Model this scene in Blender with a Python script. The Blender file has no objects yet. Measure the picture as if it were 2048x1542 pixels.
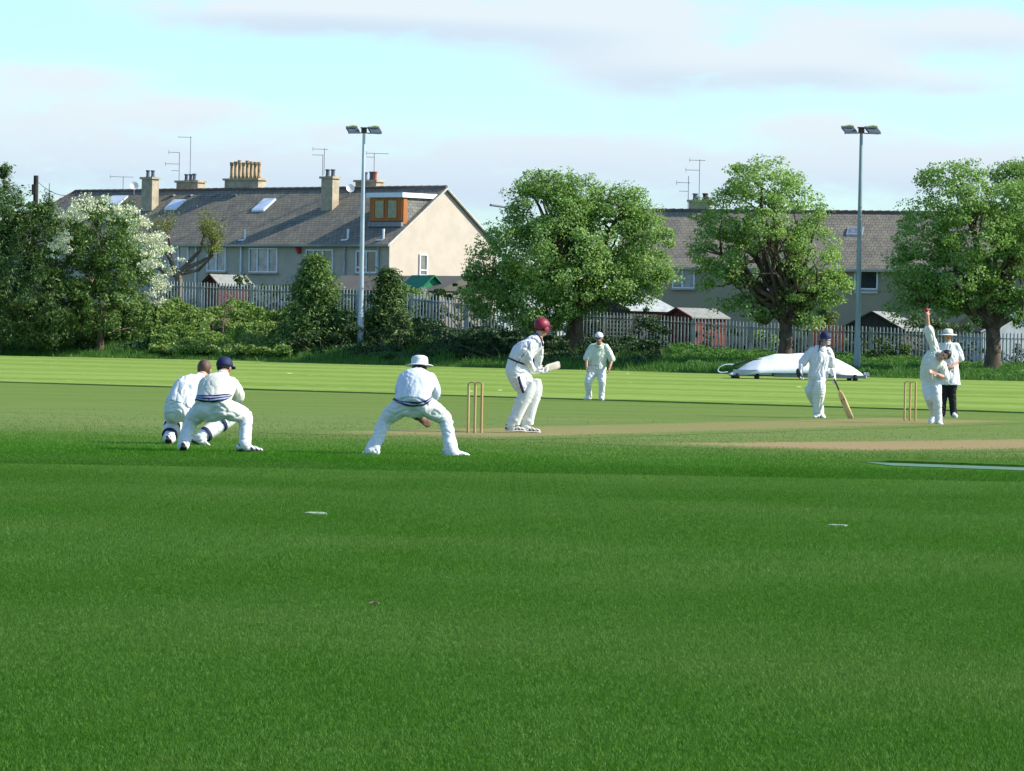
import bpy, math, random
import numpy as np
from mathutils import Vector, Matrix, noise
RAD = math.radians
rng = np.random.default_rng(7); random.seed(7)
SC = bpy.context.scene; COL = SC.collection

# ------------------------------------------------------------------ camera
F = 8944.0; HC = 1.27; RHO = 0.0183; PIT = math.atan(83/F)
FWD = np.array([0, math.cos(PIT), -math.sin(PIT)]); UP = np.array([0, math.sin(PIT), math.cos(PIT)]); RT = np.array([1., 0, 0])
CR = math.cos(RHO)*RT + math.sin(RHO)*UP; CU = -math.sin(RHO)*RT + math.cos(RHO)*UP
EYE = np.array([0, 0, HC])
cam = bpy.data.cameras.new('camera'); co = bpy.data.objects.new('camera', cam); COL.objects.link(co)
m = Matrix.Identity(4)
for i in range(3):
    m[i][0] = CR[i]; m[i][1] = CU[i]; m[i][2] = -FWD[i]; m[i][3] = EYE[i]
co.matrix_world = m
cam.sensor_width = 36; cam.lens = F/2048*36; cam.clip_start = .5; cam.clip_end = 9000
SC.camera = co

def ray(px, py): return F*FWD + (px-1024)*CR + (771-py)*CU
def P(px, py, d):
    r = ray(px, py); return EYE + r*(d/r[1])
def Pl(px, py, q, n):
    r = ray(px, py); n = np.asarray(n, float); return EYE + r*(np.dot(np.asarray(q)-EYE, n)/np.dot(r, n))

# ------------------------------------------------------------------ terrain
FT = [(320, 4.16), (500, 4.0), (690, 3.86), (850, 3.62), (1010, 3.13), (1340, 2.74), (1500, 2.53), (1700, 2.41), (1850, 2.32), (1950, 2.18)]
def fdep(px): return 229 - 26*px/2048
FX = np.array([(p-1024)*fdep(p)/F for p, z in FT]); FZ = np.array([z for p, z in FT])
def yb(x): return 218 - .6*(x+25)
def yf(x): return 229 - .526*(x+26.2)
def sst(t): t = np.clip(t, 0, 1); return t*t*(3-2*t)
def ftop(x): return np.interp(x, FX, FZ)
def hz(x, y):
    xc = np.clip(x, -60, 60)
    b = yb(xc); zb = np.interp(xc, [-25, 21.75], [.22, .04]); zf = ftop(xc)-1.55
    z = zb*sst((y-(b-70))/70)
    s = y-b
    z = z + (zf-zb)*sst(s/(yf(xc)-b))
    return z*(1-sst((y-320)/150))
def G(px, py, lo=20, hi=260):
    r = ray(px, py); r = r/r[1]
    t = lo
    while t < hi:
        p = EYE + r*t
        if p[2] < hz(p[0], p[1]): return np.array([p[0], p[1], float(hz(p[0], p[1]))])
        t += .1
    return EYE + r*hi
def Gs(px, s):
    y = 200.
    for _ in range(30): x = (px-1024)*y/F; y = float(yb(x))+s
    return np.array([x, y, float(hz(x, y))])
def onG(x, y): return np.array([x, y, float(hz(x, y))])

# ------------------------------------------------------------------ node helpers
def nd(nt, t, ins=None, **pr):
    n = nt.nodes.new(t)
    for k, v in pr.items(): setattr(n, k, v)
    for k, v in (ins or {}).items():
        s = n.inputs[k]
        if isinstance(v, bpy.types.NodeSocket): nt.links.new(v, s)
        elif isinstance(v, bpy.types.Node): nt.links.new(v.outputs[0], s)
        else:
            if hasattr(s.default_value, '__len__') and len(s.default_value) == 4 and len(v) == 3: v = (*v, 1)
            s.default_value = v
    return n
def MA(nt, op, a, b=0.0, c=None, clamp=False):
    n = nt.nodes.new('ShaderNodeMath'); n.operation = op; n.use_clamp = clamp
    for i, v in enumerate((a, b, c)):
        if v is None: continue
        if isinstance(v, (int, float)): n.inputs[i].default_value = v
        else: nt.links.new(v if isinstance(v, bpy.types.NodeSocket) else v.outputs[0], n.inputs[i])
    return n.outputs[0]
def MX(nt, f, a, b, mode='MIX'):
    n = nt.nodes.new('ShaderNodeMix'); n.data_type = 'RGBA'; n.blend_type = mode
    for s, v in ((n.inputs[0], f), (n.inputs[6], a), (n.inputs[7], b)):
        if isinstance(v, bpy.types.NodeSocket): nt.links.new(v, s)
        elif isinstance(v, (int, float)): s.default_value = v
        else: s.default_value = (*v, 1) if len(v) == 3 else v
    return n.outputs[2]
def NZ(nt, vec, scale, detail=4, rough=.6, mapscale=None, loc=(0, 0, 0), rot=(0, 0, 0)):
    if mapscale is not None or rot != (0, 0, 0) or loc != (0, 0, 0):
        vec = nd(nt, 'ShaderNodeMapping', {0: vec, 'Scale': mapscale or (1, 1, 1), 'Location': loc, 'Rotation': rot}).outputs[0]
    return nd(nt, 'ShaderNodeTexNoise', {'Vector': vec, 'Scale': scale, 'Detail': detail, 'Roughness': rough}).outputs['Fac']
def RMP(nt, f, a, b): return nd(nt, 'ShaderNodeMapRange', {0: f, 1: a, 2: b}, interpolation_type='SMOOTHSTEP').outputs[0]
def newmat(name):
    m = bpy.data.materials.new(name); m.use_nodes = True; nt = m.node_tree; nt.nodes.clear()
    out = nt.nodes.new('ShaderNodeOutputMaterial'); return m, nt, out
def mat(name, c1, c2=None, scale=6, rough=.8, metal=0, bump=0, bscale=None, spec=.3, ms=None, lo=.35, hi=.65, sheen=0, trans=0, coords='Object'):
    m, nt, out = newmat(name)
    tc = nt.nodes.new('ShaderNodeTexCoord').outputs[coords]
    c2 = c2 or tuple(v*.8 for v in c1)
    f = RMP(nt, NZ(nt, tc, scale, 5, .6, ms), lo, hi)
    c = MX(nt, f, c1, c2)
    b = nd(nt, 'ShaderNodeBsdfPrincipled', {'Base Color': c, 'Roughness': rough, 'Metallic': metal, 'Specular IOR Level': spec})
    if bump:
        bn = nd(nt, 'ShaderNodeBump', {'Height': NZ(nt, tc, bscale or scale*4, 4, .6, ms), 'Strength': bump, 'Distance': .02})
        nt.links.new(bn.outputs[0], b.inputs['Normal'])
    if trans:
        tr = nd(nt, 'ShaderNodeBsdfTranslucent', {'Color': c})
        mx = nd(nt, 'ShaderNodeMixShader', {0: trans, 1: b.outputs[0], 2: tr.outputs[0]})
        nt.links.new(mx.outputs[0], out.inputs[0])
    else: nt.links.new(b.outputs[0], out.inputs[0])
    return m
def leafmat(name, cols, trans=.45, scale=.6):
    m, nt, out = newmat(name)
    g = nt.nodes.new('ShaderNodeNewGeometry')
    n = NZ(nt, g.outputs['Position'], scale, 3)
    f = MA(nt, 'ADD', MA(nt, 'MULTIPLY', g.outputs['Random Per Island'], .75), MA(nt, 'MULTIPLY', RMP(nt, n, .3, .7), .25))
    r = nt.nodes.new('ShaderNodeValToRGB'); nt.links.new(f, r.inputs[0])
    e = r.color_ramp.elements
    while len(e) < len(cols): e.new(.5)
    for i, c in enumerate(cols): e[i].position = i/(len(cols)-1); e[i].color = (*c, 1)
    d = nd(nt, 'ShaderNodeBsdfPrincipled', {'Base Color': r.outputs[0], 'Roughness': .55, 'Specular IOR Level': .35})
    t = nd(nt, 'ShaderNodeBsdfTranslucent', {'Color': MX(nt, 1.0, r.outputs[0], (1.0, 1.0, .55), 'MULTIPLY')})
    mx = nd(nt, 'ShaderNodeMixShader', {0: trans, 1: d.outputs[0], 2: t.outputs[0]})
    nt.links.new(mx.outputs[0], out.inputs[0]); return m

# ------------------------------------------------------------------ object helpers
ORG = {}
def setp(o, label=None, cat=None, group=None, kind=None):
    if label: o['label'] = label
    if cat: o['category'] = cat
    if group: o['group'] = group
    if kind: o['kind'] = kind
    return o
def root(name, loc, label, cat, group=None):
    o = bpy.data.objects.new(name, None); COL.objects.link(o); o.location = loc; o.empty_display_size = .2
    ORG[o] = np.array(loc, float); return setp(o, label, cat, group)
def meshof(name, V, Fc, mat=None, smooth=False):
    me = bpy.data.meshes.new(name); V = np.asarray(V, float)
    if isinstance(Fc, np.ndarray):
        k = Fc.shape[1]
        me.vertices.add(len(V)); me.vertices.foreach_set('co', V.ravel())
        me.loops.add(Fc.size); me.loops.foreach_set('vertex_index', Fc.ravel().astype(np.int32))
        me.polygons.add(len(Fc)); me.polygons.foreach_set('loop_start', np.arange(0, Fc.size, k, dtype=np.int32))
        me.update(calc_edges=True)
    else: me.from_pydata(V.tolist(), [], Fc)
    if mat: me.materials.append(mat)
    if smooth: me.polygons.foreach_set('use_smooth', np.ones(len(me.polygons), bool))
    me.update(); return me
def mk(name, V, Fc, mat, parent=None, loc=None, smooth=False, **tags):
    V = np.asarray(V, float)
    if parent is not None: o0 = ORG[parent]
    else: o0 = np.array(loc if loc is not None else (0, 0, 0), float)
    o = bpy.data.objects.new(name, meshof(name, V-o0, Fc, mat, smooth)); COL.objects.link(o)
    if parent is not None: o.parent = parent
    else: o.location = o0
    ORG[o] = o0
    return setp(o, **tags)
class MB:
    def __init__(s): s.v = []; s.f = []
    def add(s, V, Fc):
        n = len(s.v); s.v += [tuple(map(float, p)) for p in V]; s.f += [[i+n for i in f] for f in Fc]; return s
    def box(s, c, size, ax=None, tilt=None):
        c = np.array(c, float); A = np.eye(3) if ax is None else np.array(ax, float)
        h = np.array(size)/2
        V = [c + A[0]*h[0]*i + A[1]*h[1]*j + A[2]*h[2]*k for i in (-1, 1) for j in (-1, 1) for k in (-1, 1)]
        return s.add(V, [[0, 1, 3, 2], [4, 6, 7, 5], [0, 4, 5, 1], [2, 3, 7, 6], [0, 2, 6, 4], [1, 5, 7, 3]])
    def tube(s, pts, rad, seg=8, cap=True):
        pts = [np.array(p, float) for p in pts]; n = len(pts)
        if isinstance(rad, (int, float)): rad = [rad]*n
        V = []; Fc = []; pa = None
        for i in range(n):
            t = pts[min(i+1, n-1)]-pts[max(i-1, 0)]; t = t/(np.linalg.norm(t)+1e-9)
            if pa is None:
                a = np.cross(t, [0, 0, 1.]) if abs(t[2]) < .9 else np.cross(t, [1., 0, 0])
            else: a = pa - t*np.dot(pa, t)
            a = a/(np.linalg.norm(a)+1e-9); pa = a; b = np.cross(t, a)
            for k in range(seg):
                w = 2*math.pi*k/seg; V.append(pts[i]+(a*math.cos(w)+b*math.sin(w))*rad[i])
        for i in range(n-1):
            for k in range(seg):
                k2 = (k+1) % seg; Fc.append([i*seg+k, i*seg+k2, (i+1)*seg+k2, (i+1)*seg+k])
        if cap: Fc.append(list(range(seg))[::-1]); Fc.append([(n-1)*seg+k for k in range(seg)])
        return s.add(V, Fc)
    def lathe(s, c, up, prof, seg=20, sx=1, fw=None):
        up = np.array(up, float); up /= np.linalg.norm(up)
        a = np.array(fw, float) if fw is not None else (np.cross(up, [0, 1., 0]) if abs(up[1]) < .9 else np.cross(up, [1., 0, 0]))
        a = a-up*np.dot(a, up); a /= np.linalg.norm(a); b = np.cross(up, a); V = []; Fc = []
        for r, z in prof:
            for k in range(seg):
                w = 2*math.pi*k/seg; V.append(np.array(c)+up*z+(a*math.cos(w)*sx+b*math.sin(w))*r)
        for i in range(len(prof)-1):
            for k in range(seg):
                k2 = (k+1) % seg; Fc.append([i*seg+k, i*seg+k2, (i+1)*seg+k2, (i+1)*seg+k])
        Fc.append(list(range(seg))[::-1]); Fc.append([(len(prof)-1)*seg+k for k in range(seg)])
        return s.add(V, Fc)
    def ell(s, c, r, ax=None, nu=14, nv=9):
        A = np.eye(3) if ax is None else np.array(ax, float); V = []; Fc = []; c = np.array(c, float)
        V.append(c+A[2]*r[2])
        for i in range(1, nv):
            ph = math.pi*i/nv
            for k in range(nu):
                w = 2*math.pi*k/nu
                V.append(c+A[0]*r[0]*math.sin(ph)*math.cos(w)+A[1]*r[1]*math.sin(ph)*math.sin(w)+A[2]*r[2]*math.cos(ph))
        V.append(c-A[2]*r[2]); e = len(V)-1
        for k in range(nu):
            k2 = (k+1) % nu
            Fc.append([0, 1+k, 1+k2]); Fc.append([e, 1+(nv-2)*nu+k2, 1+(nv-2)*nu+k])
            for i in range(nv-2): Fc.append([1+i*nu+k, 1+(i+1)*nu+k, 1+(i+1)*nu+k2, 1+i*nu+k2])
        return s.add(V, Fc)
    def limb(s, pts, rad, seg=12, sub=4):
        pts = [np.array(p, float) for p in pts]; P2 = []; R2 = []; n = len(pts)
        for i in range(n-1):
            p0 = pts[max(i-1, 0)]; p1 = pts[i]; p2 = pts[i+1]; p3 = pts[min(i+2, n-1)]
            for k in range(sub):
                t = k/sub; cr = .5*((2*p1)+(-p0+p2)*t+(2*p0-5*p1+4*p2-p3)*t*t+(-p0+3*p1-3*p2+p3)*t**3)
                P2.append(p1*(1-t)*.45+p2*t*.45+cr*.55); R2.append(rad[i]*(1-t)+rad[i+1]*t)
        P2.append(pts[-1]); R2.append(rad[-1])
        s.tube(P2, R2, seg)
        s.ell(P2[0], [R2[0]]*3, nu=seg); s.ell(P2[-1], [R2[-1]]*3, nu=seg); return s
    def loft(s, rings, seg=24, mod=None):
        V = []; Fc = []; n = len(rings)
        for i, (c, ax, a, b) in enumerate(rings):
            c = np.array(c, float); t = np.array(rings[min(i+1, n-1)][0])-np.array(rings[max(i-1, 0)][0]); t = t/(np.linalg.norm(t)+1e-9)
            ax = np.array(ax, float); ax = ax-t*np.dot(ax, t); ax /= np.linalg.norm(ax)+1e-9; bx = np.cross(t, ax)
            for k in range(seg):
                w = 2*math.pi*k/seg; q = mod(i/(n-1), w) if mod else 1
                V.append(c+ax*math.cos(w)*a*q+bx*math.sin(w)*b*q)
        for i in range(n-1):
            for k in range(seg):
                k2 = (k+1) % seg; Fc.append([i*seg+k, i*seg+k2, (i+1)*seg+k2, (i+1)*seg+k])
        Fc.append(list(range(seg))[::-1]); Fc.append([(n-1)*seg+k for k in range(seg)])
        return s.add(V, Fc)
    def to(s, name, mat, parent=None, smooth=False, **kw): return mk(name, s.v, s.f, mat, parent, smooth=smooth, **kw)
def fused(name, mb, mat, parent=None, loc=None, voxel=.012, it=4, fold=0, seed=0, ff=(6, 6, 13), **tags):
    """union of closed shapes -> one continuous skin"""
    o0 = ORG[parent] if parent is not None else np.array(loc, float)
    me = meshof('tmp', np.array(mb.v)-o0, mb.f); ob = bpy.data.objects.new('tmp', me); COL.objects.link(ob)
    r = ob.modifiers.new('r', 'REMESH'); r.mode = 'VOXEL'; r.voxel_size = voxel; r.use_smooth_shade = True
    if it:
        sm = ob.modifiers.new('s', 'SMOOTH'); sm.factor = .5; sm.iterations = it
    dg = bpy.context.evaluated_depsgraph_get(); dg.update()
    nm = bpy.data.meshes.new_from_object(ob.evaluated_get(dg)); bpy.data.objects.remove(ob); bpy.data.meshes.remove(me)
    nm.name = name; nm.materials.clear(); nm.materials.append(mat)
    if fold:
        n = len(nm.vertices); V = np.empty(n*3); nm.vertices.foreach_get('co', V); V = V.reshape(-1, 3)
        N = np.empty(n*3); nm.vertices.foreach_get('normal', N); N = N.reshape(-1, 3)
        fa, fb = (ff[0], ff[2]) if ff[0] < ff[2] else (ff[0], ff[2])
        d = np.empty(len(V))
        for i, v in enumerate(V):
            w1 = noise.noise(Vector((v[0]*3+seed, v[1]*3, v[2]*3)))*1.3
            n1 = noise.noise(Vector((v[0]*fa+w1+seed, v[1]*fa, v[2]*fb+w1))); n2 = noise.noise(Vector((v[0]*fa*1.9, v[1]*fa*1.9+seed, v[2]*fb*1.7+w1)))
            d[i] = .35-1.15*math.exp(-(n1/.13)**2)+.5*n1-.45*math.exp(-(n2/.12)**2)
        V = V+N*(d*fold)[:, None]; nm.vertices.foreach_set('co', V.ravel()); nm.update()
    nm.polygons.foreach_set('use_smooth', np.ones(len(nm.polygons), bool))
    o = bpy.data.objects.new(name, nm); COL.objects.link(o)
    if parent is not None: o.parent = parent
    else: o.location = o0
    ORG[o] = o0
    return setp(o, **tags)
def nrm(v): v = np.array(v, float); return v/(np.linalg.norm(v)+1e-9)

# ------------------------------------------------------------------ leaves
def leafarr(C, N, L, W, bend=0.0):
    n = len(C); r = rng.normal(size=(n, 3)); T = np.cross(N, r); T /= np.linalg.norm(T, axis=1)[:, None]+1e-9
    B = np.cross(N, T); L = np.broadcast_to(L, n)[:, None]; W = np.broadcast_to(W, n)[:, None]
    V = np.stack([C-T*L*.5, C+B*W*.5+N*L*.08, C+T*L*.5, C-B*W*.5+N*L*.08], 1).reshape(-1, 3)
    return V, np.arange(n*4).reshape(-1, 4)
def rdir(n):
    d = rng.normal(size=(n, 3)); return d/np.linalg.norm(d, axis=1)[:, None]
def crown(lobes, dens=9, per=70, cr=.5, L=.16, W=.09, inner=.55, up=.35, squash=.6):
    """lobes: (centre, (rx,ry,rz)); clumps on their shells"""
    Cs = []; Ns = []
    for c, r in lobes:
        c = np.array(c); r = np.array(r); area = 4*math.pi*((r[0]*r[1])**1.6/3+(r[0]*r[2])**1.6/3+(r[1]*r[2])**1.6/3)**(1/1.6)
        n = max(6, int(area*dens/10)); d = rdir(n); rad = rng.uniform(inner, 1.0, n)**.6
        cc = c+d*r*rad[:, None]
        for k in range(n):
            m_ = int(per*rng.uniform(.5, 1.4)); s = cr*rng.uniform(.55, 1.25)
            q = rdir(m_)*(rng.uniform(.25, 1, m_)**.5)[:, None]*np.array([s, s, s*squash])
            nn = q/s*.4+d[k]*.45+np.array([0, 0, up])+rng.normal(size=(m_, 3))*.65
            Cs.append(cc[k]+q); Ns.append(nn)
    C = np.concatenate(Cs); N = np.concatenate(Ns); N /= np.linalg.norm(N, axis=1)[:, None]+1e-9
    sz = rng.uniform(.7, 1.3, len(C)); return leafarr(C, N, L*sz, W*sz)
def limbs(mb, base, tips, r0, fork, r1=.05, wig=.3, twigs=4):
    base = np.array(base, float); fork = np.array(fork, float)
    mb.tube([base-[0, 0, .3], base+[0, 0, .15], base*.5+fork*.5+[wig*.2, 0, 0], fork], [r0*1.45, r0*1.12, r0*.95, r0*.85], 10)
    for tp in tips:
        tp = np.array(tp, float); pts = []; n = 6
        for k in range(n+1):
            t = k/n; q = fork*(1-t)+tp*t; q = q+np.array([0, 0, .18*np.linalg.norm(tp-fork)*math.sin(t*math.pi)*(.6 if abs(tp[0]-fork[0]) > 1 else .1)])
            if 0 < k: q = q+rng.normal(size=3)*wig*.35
            pts.append(q)
        mb.tube(pts, [r0*.55*(1-k/n)+r1*(k/n) for k in range(n+1)], 7)
        for k in range(twigs):
            i = rng.integers(2, n); p = pts[i]; e = p+rdir(1)[0]*rng.uniform(.7, 1.6)+np.array([0, 0, .5])
            mb.tube([p, (p+e)/2+rng.normal(size=3)*.12, e], [r0*.18, r0*.12, .02], 5)

# ------------------------------------------------------------------ sky, sun, exposure
AZ = RAD(-2); EL = RAD(35)
SUN = np.array([math.cos(AZ)*math.cos(EL), math.sin(AZ)*math.cos(EL), math.sin(EL)])
w = bpy.data.worlds.new('World'); SC.world = w; w.use_nodes = True; nt = w.node_tree; nt.nodes.clear()
sky = nd(nt, 'ShaderNodeTexSky', sky_type='NISHITA', sun_disc=False, sun_elevation=EL, sun_rotation=math.atan2(SUN[0], SUN[1]), air_density=1.0, dust_density=.6, ozone_density=2.0)
dirv = nt.nodes.new('ShaderNodeTexCoord').outputs['Generated']
sp = nd(nt, 'ShaderNodeSeparateXYZ', {0: dirv})
yy = MA(nt, 'MAXIMUM', MA(nt, 'ABSOLUTE', sp.outputs[1]), .05)
U = MA(nt, 'DIVIDE', sp.outputs[0], yy); Vv = MA(nt, 'DIVIDE', sp.outputs[2], yy)
uv = nd(nt, 'ShaderNodeCombineXYZ', {0: U, 1: Vv, 2: 0.0}).outputs[0]
n1 = NZ(nt, uv, 34, 6, .55, (1, 3.2, 1)); n2 = NZ(nt, uv, 11, 5, .6, (1, 3.4, 1), (3, 1, 0)); n3 = NZ(nt, uv, 130, 4, .6, (1, 2.2, 1))
def cpx(px, py):
    r = ray(px, py); return r[0]/r[1], r[2]/r[1]
tot = None; shd = None
for (px, py, rx, ry, st) in [(560, 15, 330, 55, 1.), (900, 35, 420, 60, .9), (1250, 45, 240, 70, 1.0), (1330, 135, 230, 62, 1.15), (1640, 125, 170, 50, .9), (1720, 50, 260, 55, .7), (2000, 60, 160, 60, .6),
                             (120, 150, 200, 45, .6), (80, 215, 190, 50, .6), (390, 222, 170, 32, .75), (640, 262, 110, 25, .4), (1120, 300, 200, 30, .7), (1640, 250, 170, 34, .6), (860, 355, 1100, 100, .62), (200, 320, 420, 70, .55), (1860, 330, 420, 70, .6), (1900, 160, 200, 34, .6), (930, 240, 160, 22, .2)]:
    u0, v0 = cpx(px, py); a = rx/F; b = ry/F
    du = MA(nt, 'DIVIDE', MA(nt, 'SUBTRACT', U, u0), a); dv = MA(nt, 'DIVIDE', MA(nt, 'SUBTRACT', Vv, v0), b)
    r2 = MA(nt, 'ADD', MA(nt, 'MULTIPLY', du, du), MA(nt, 'MULTIPLY', dv, dv))
    e = MA(nt, 'MULTIPLY', MA(nt, 'POWER', 2.718, MA(nt, 'MULTIPLY', r2, -1.1)), st)
    s_ = MA(nt, 'MULTIPLY', e, MA(nt, 'MULTIPLY', dv, -.9))
    tot = e if tot is None else MA(nt, 'ADD', tot, e); shd = s_ if shd is None else MA(nt, 'ADD', shd, s_)
nn = MA(nt, 'ADD', MA(nt, 'MULTIPLY', n1, .55), MA(nt, 'ADD', MA(nt, 'MULTIPLY', n2, .5), MA(nt, 'MULTIPLY', n3, .22)))
cl = MA(nt, 'MULTIPLY', MA(nt, 'ADD', tot, .16), MA(nt, 'MULTIPLY', MA(nt, 'SUBTRACT', nn, .30), 3.4))
cl = RMP(nt, cl, .28, 1.1)
fwdm = RMP(nt, sp.outputs[1], .2, .5)
cl = MA(nt, 'MULTIPLY', cl, fwdm)
gl = MA(nt, 'MULTIPLY', RMP(nt, NZ(nt, dirv, 3.5, 6, .6, (1, 1, 2.5)), .5, .75), MA(nt, 'SUBTRACT', 1.0, fwdm))
cl = MA(nt, 'MAXIMUM', cl, gl)
SKYK = 1.0
skyc = MX(nt, 1.0, sky.outputs[0], (.53*SKYK, .69*SKYK, .84*SKYK), 'MULTIPLY')
cc = MX(nt, RMP(nt, shd, -.12, .62), (2.85, 3.12, 3.32), (2.25, 2.68, 3.15))
cc = MX(nt, MA(nt, 'SUBTRACT', 1.0, RMP(nt, Vv, .025, .055)), cc, (2.15, 2.62, 3.2))
skyc = MX(nt, MA(nt, 'MULTIPLY', cl, .92), skyc, cc)
bg = nd(nt, 'ShaderNodeBackground', {'Color': skyc, 'Strength': .15})
wo = nt.nodes.new('ShaderNodeOutputWorld'); nt.links.new(bg.outputs[0], wo.inputs[0])
sl = bpy.data.lights.new('sun', 'SUN'); sl.energy = 4.0; sl.angle = RAD(.6); sl.color = (1, .95, .84)
so = bpy.data.objects.new('sun', sl); COL.objects.link(so); so.rotation_euler = Vector(SUN).to_track_quat('Z', 'Y').to_euler(); so.location = (60, 20, 60)
SC.view_settings.view_transform = 'Standard'; SC.view_settings.look = 'None'; SC.view_settings.gamma = 1; SC.view_settings.exposure = .95
SC.render.engine = 'CYCLES'

# ------------------------------------------------------------------ grass materials
PD = nrm([7.78, 18.55, 0]); PP = np.array([PD[1], -PD[0], 0])     # along / across the wicket
def grassnode(nt, kind='turf', under=True):
    g = nt.nodes.new('ShaderNodeNewGeometry').outputs['Position']
    sx = nd(nt, 'ShaderNodeSeparateXYZ', {0: g}); x, y = sx.outputs[0], sx.outputs[1]
    if kind == 'turf':
        wv = MA(nt, 'ADD', MA(nt, 'MULTIPLY', x, .42), y)
        wob = MA(nt, 'MULTIPLY', MA(nt, 'SUBTRACT', NZ(nt, g, .16, 3), .5), 7)
        ph = MA(nt, 'MULTIPLY', MA(nt, 'ADD', wv, wob), 2*math.pi/8.2)
        st = MA(nt, 'MULTIPLY_ADD', MA(nt, 'SINE', ph), .5, .5)
        n = NZ(nt, g, .55, 5, .65, (1, .6, 1)); f = MA(nt, 'ADD', MA(nt, 'MULTIPLY', st, .19), MA(nt, 'MULTIPLY', n, .9))
        c = MX(nt, RMP(nt, f, .25, .9), (.047, .166, .007), (.088, .205, .031))
        fine = NZ(nt, g, 45, 4, .7); c = MX(nt, RMP(nt, fine, .3, .75), MX(nt, 1.0, c, (.75, .8, .7), 'MULTIPLY'), MX(nt, 1.0, c, (1.3, 1.18, 1.15), 'MULTIPLY'))
        yel = RMP(nt, NZ(nt, g, 2.3, 4, .7), .6, .8); c = MX(nt, MA(nt, 'MULTIPLY', yel, .35), c, (.13, .19, .035))
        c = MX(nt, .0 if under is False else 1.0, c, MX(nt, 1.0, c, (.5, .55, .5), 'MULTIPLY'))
        sq = (.140, .165, .062); sq2 = (.092, .150, .038)
        n4 = NZ(nt, g, .9, 4, .6, (.35, 1.4, 1)); s = MX(nt, RMP(nt, n4, .35, .68), sq2, sq)
        s = MX(nt, MA(nt, 'MULTIPLY', RMP(nt, NZ(nt, g, 14, 3, .7), .4, .7), .3), s, (.17, .19, .07))
        k = RMP(nt, MA(nt, 'ADD', MA(nt, 'ADD', MA(nt, 'MULTIPLY', x, .42), y), MA(nt, 'MULTIPLY', MA(nt, 'SUBTRACT', NZ(nt, g, .35, 3), .5), 5)), 48, 64)
        c = MX(nt, k, c, s)
        far = RMP(nt, y, 66, 100); c = MX(nt, MA(nt, 'MULTIPLY', far, .75), c, MX(nt, RMP(nt, NZ(nt, g, .5, 4, .6, (.2, 1, 1)), .35, .65), (.095, .145, .034), (.125, .175, .046)))
    else:
        n = NZ(nt, g, .17, 4, .65, (.25, 1, 1), rot=(0, 0, .5)); wv = MA(nt, 'ADD', MA(nt, 'MULTIPLY', x, .6), y)
        ph = MA(nt, 'MULTIPLY', MA(nt, 'ADD', wv, MA(nt, 'MULTIPLY', n, 26)), 2*math.pi/15)
        st = MA(nt, 'MULTIPLY_ADD', MA(nt, 'SINE', ph), .5, .5)
        f = MA(nt, 'ADD', MA(nt, 'MULTIPLY', st, .38), MA(nt, 'MULTIPLY', NZ(nt, g, .5, 5, .7, (.12, 1, 1)), .75))
        c = MX(nt, RMP(nt, f, .3, .85), (.125, .190, .038), (.185, .245, .060))
        sp_ = NZ(nt, g, 3.2, 4, .75, (.6, .25, 1)); c = MX(nt, RMP(nt, sp_, .5, .74), c, (.22, .28, .09))
        wh = NZ(nt, g, 2.2, 2, .5, (1.0, .12, 1)); c = MX(nt, RMP(nt, wh, .74, .78), c, (.55, .6, .35))
        rough = RMP(nt, MA(nt, 'SUBTRACT', MA(nt, 'ADD', y, MA(nt, 'MULTIPLY', x, .6)), 203.0), -.2, .4)
        c = MX(nt, rough, c, (.035, .07, .018))
    return c, g
def grassmat(name, kind, worn=None):
    m, nt, out = newmat(name); c, g = grassnode(nt, kind)
    if worn: c = worn(nt, c, g)
    hN = NZ(nt, g, 60 if kind == 'turf' else 12, 4, .7)
    bn = nd(nt, 'ShaderNodeBump', {'Height': hN, 'Strength': .6, 'Distance': .02})
    d = nd(nt, 'ShaderNodeBsdfDiffuse', {'Color': c, 'Normal': bn.outputs[0]})
    sh = nd(nt, 'ShaderNodeBsdfSheen', {'Color': MX(nt, 1.0, c, (.4, .4, .3), 'MULTIPLY'), 'Roughness': .5})
    ad = nd(nt, 'ShaderNodeAddShader', {0: d.outputs[0], 1: sh.outputs[0]})
    nt.links.new(ad.outputs[0], out.inputs[0]); return m
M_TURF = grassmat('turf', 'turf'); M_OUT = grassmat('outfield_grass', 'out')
m, nt, out = newmat('grass_blade'); c, g = grassnode(nt, 'turf', False)
gi = nt.nodes.new('ShaderNodeNewGeometry').outputs['Random Per Island']
c = MX(nt, RMP(nt, nd(nt, 'ShaderNodeSeparateXYZ', {0: g}).outputs[1], 39, 56), c, MX(nt, 1.0, c, (1.9, 1.75, 1.8), 'MULTIPLY'))  # drier far grass, lightened further to offset shade on upright blade faces
c = MX(nt, gi, MX(nt, 1.0, c, (.8, .85, .75), 'MULTIPLY'), MX(nt, 1.0, c, (1.5, 1.3, 1.4), 'MULTIPLY'))
d = nd(nt, 'ShaderNodeBsdfPrincipled', {'Base Color': c, 'Roughness': .6, 'Specular IOR Level': .22})
t = nd(nt, 'ShaderNodeBsdfTranslucent', {'Color': c}); mx = nd(nt, 'ShaderNodeMixShader', {0: .4, 1: d.outputs[0], 2: t.outputs[0]})
nt.links.new(mx.outputs[0], out.inputs[0]); M_BLADE = m

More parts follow.
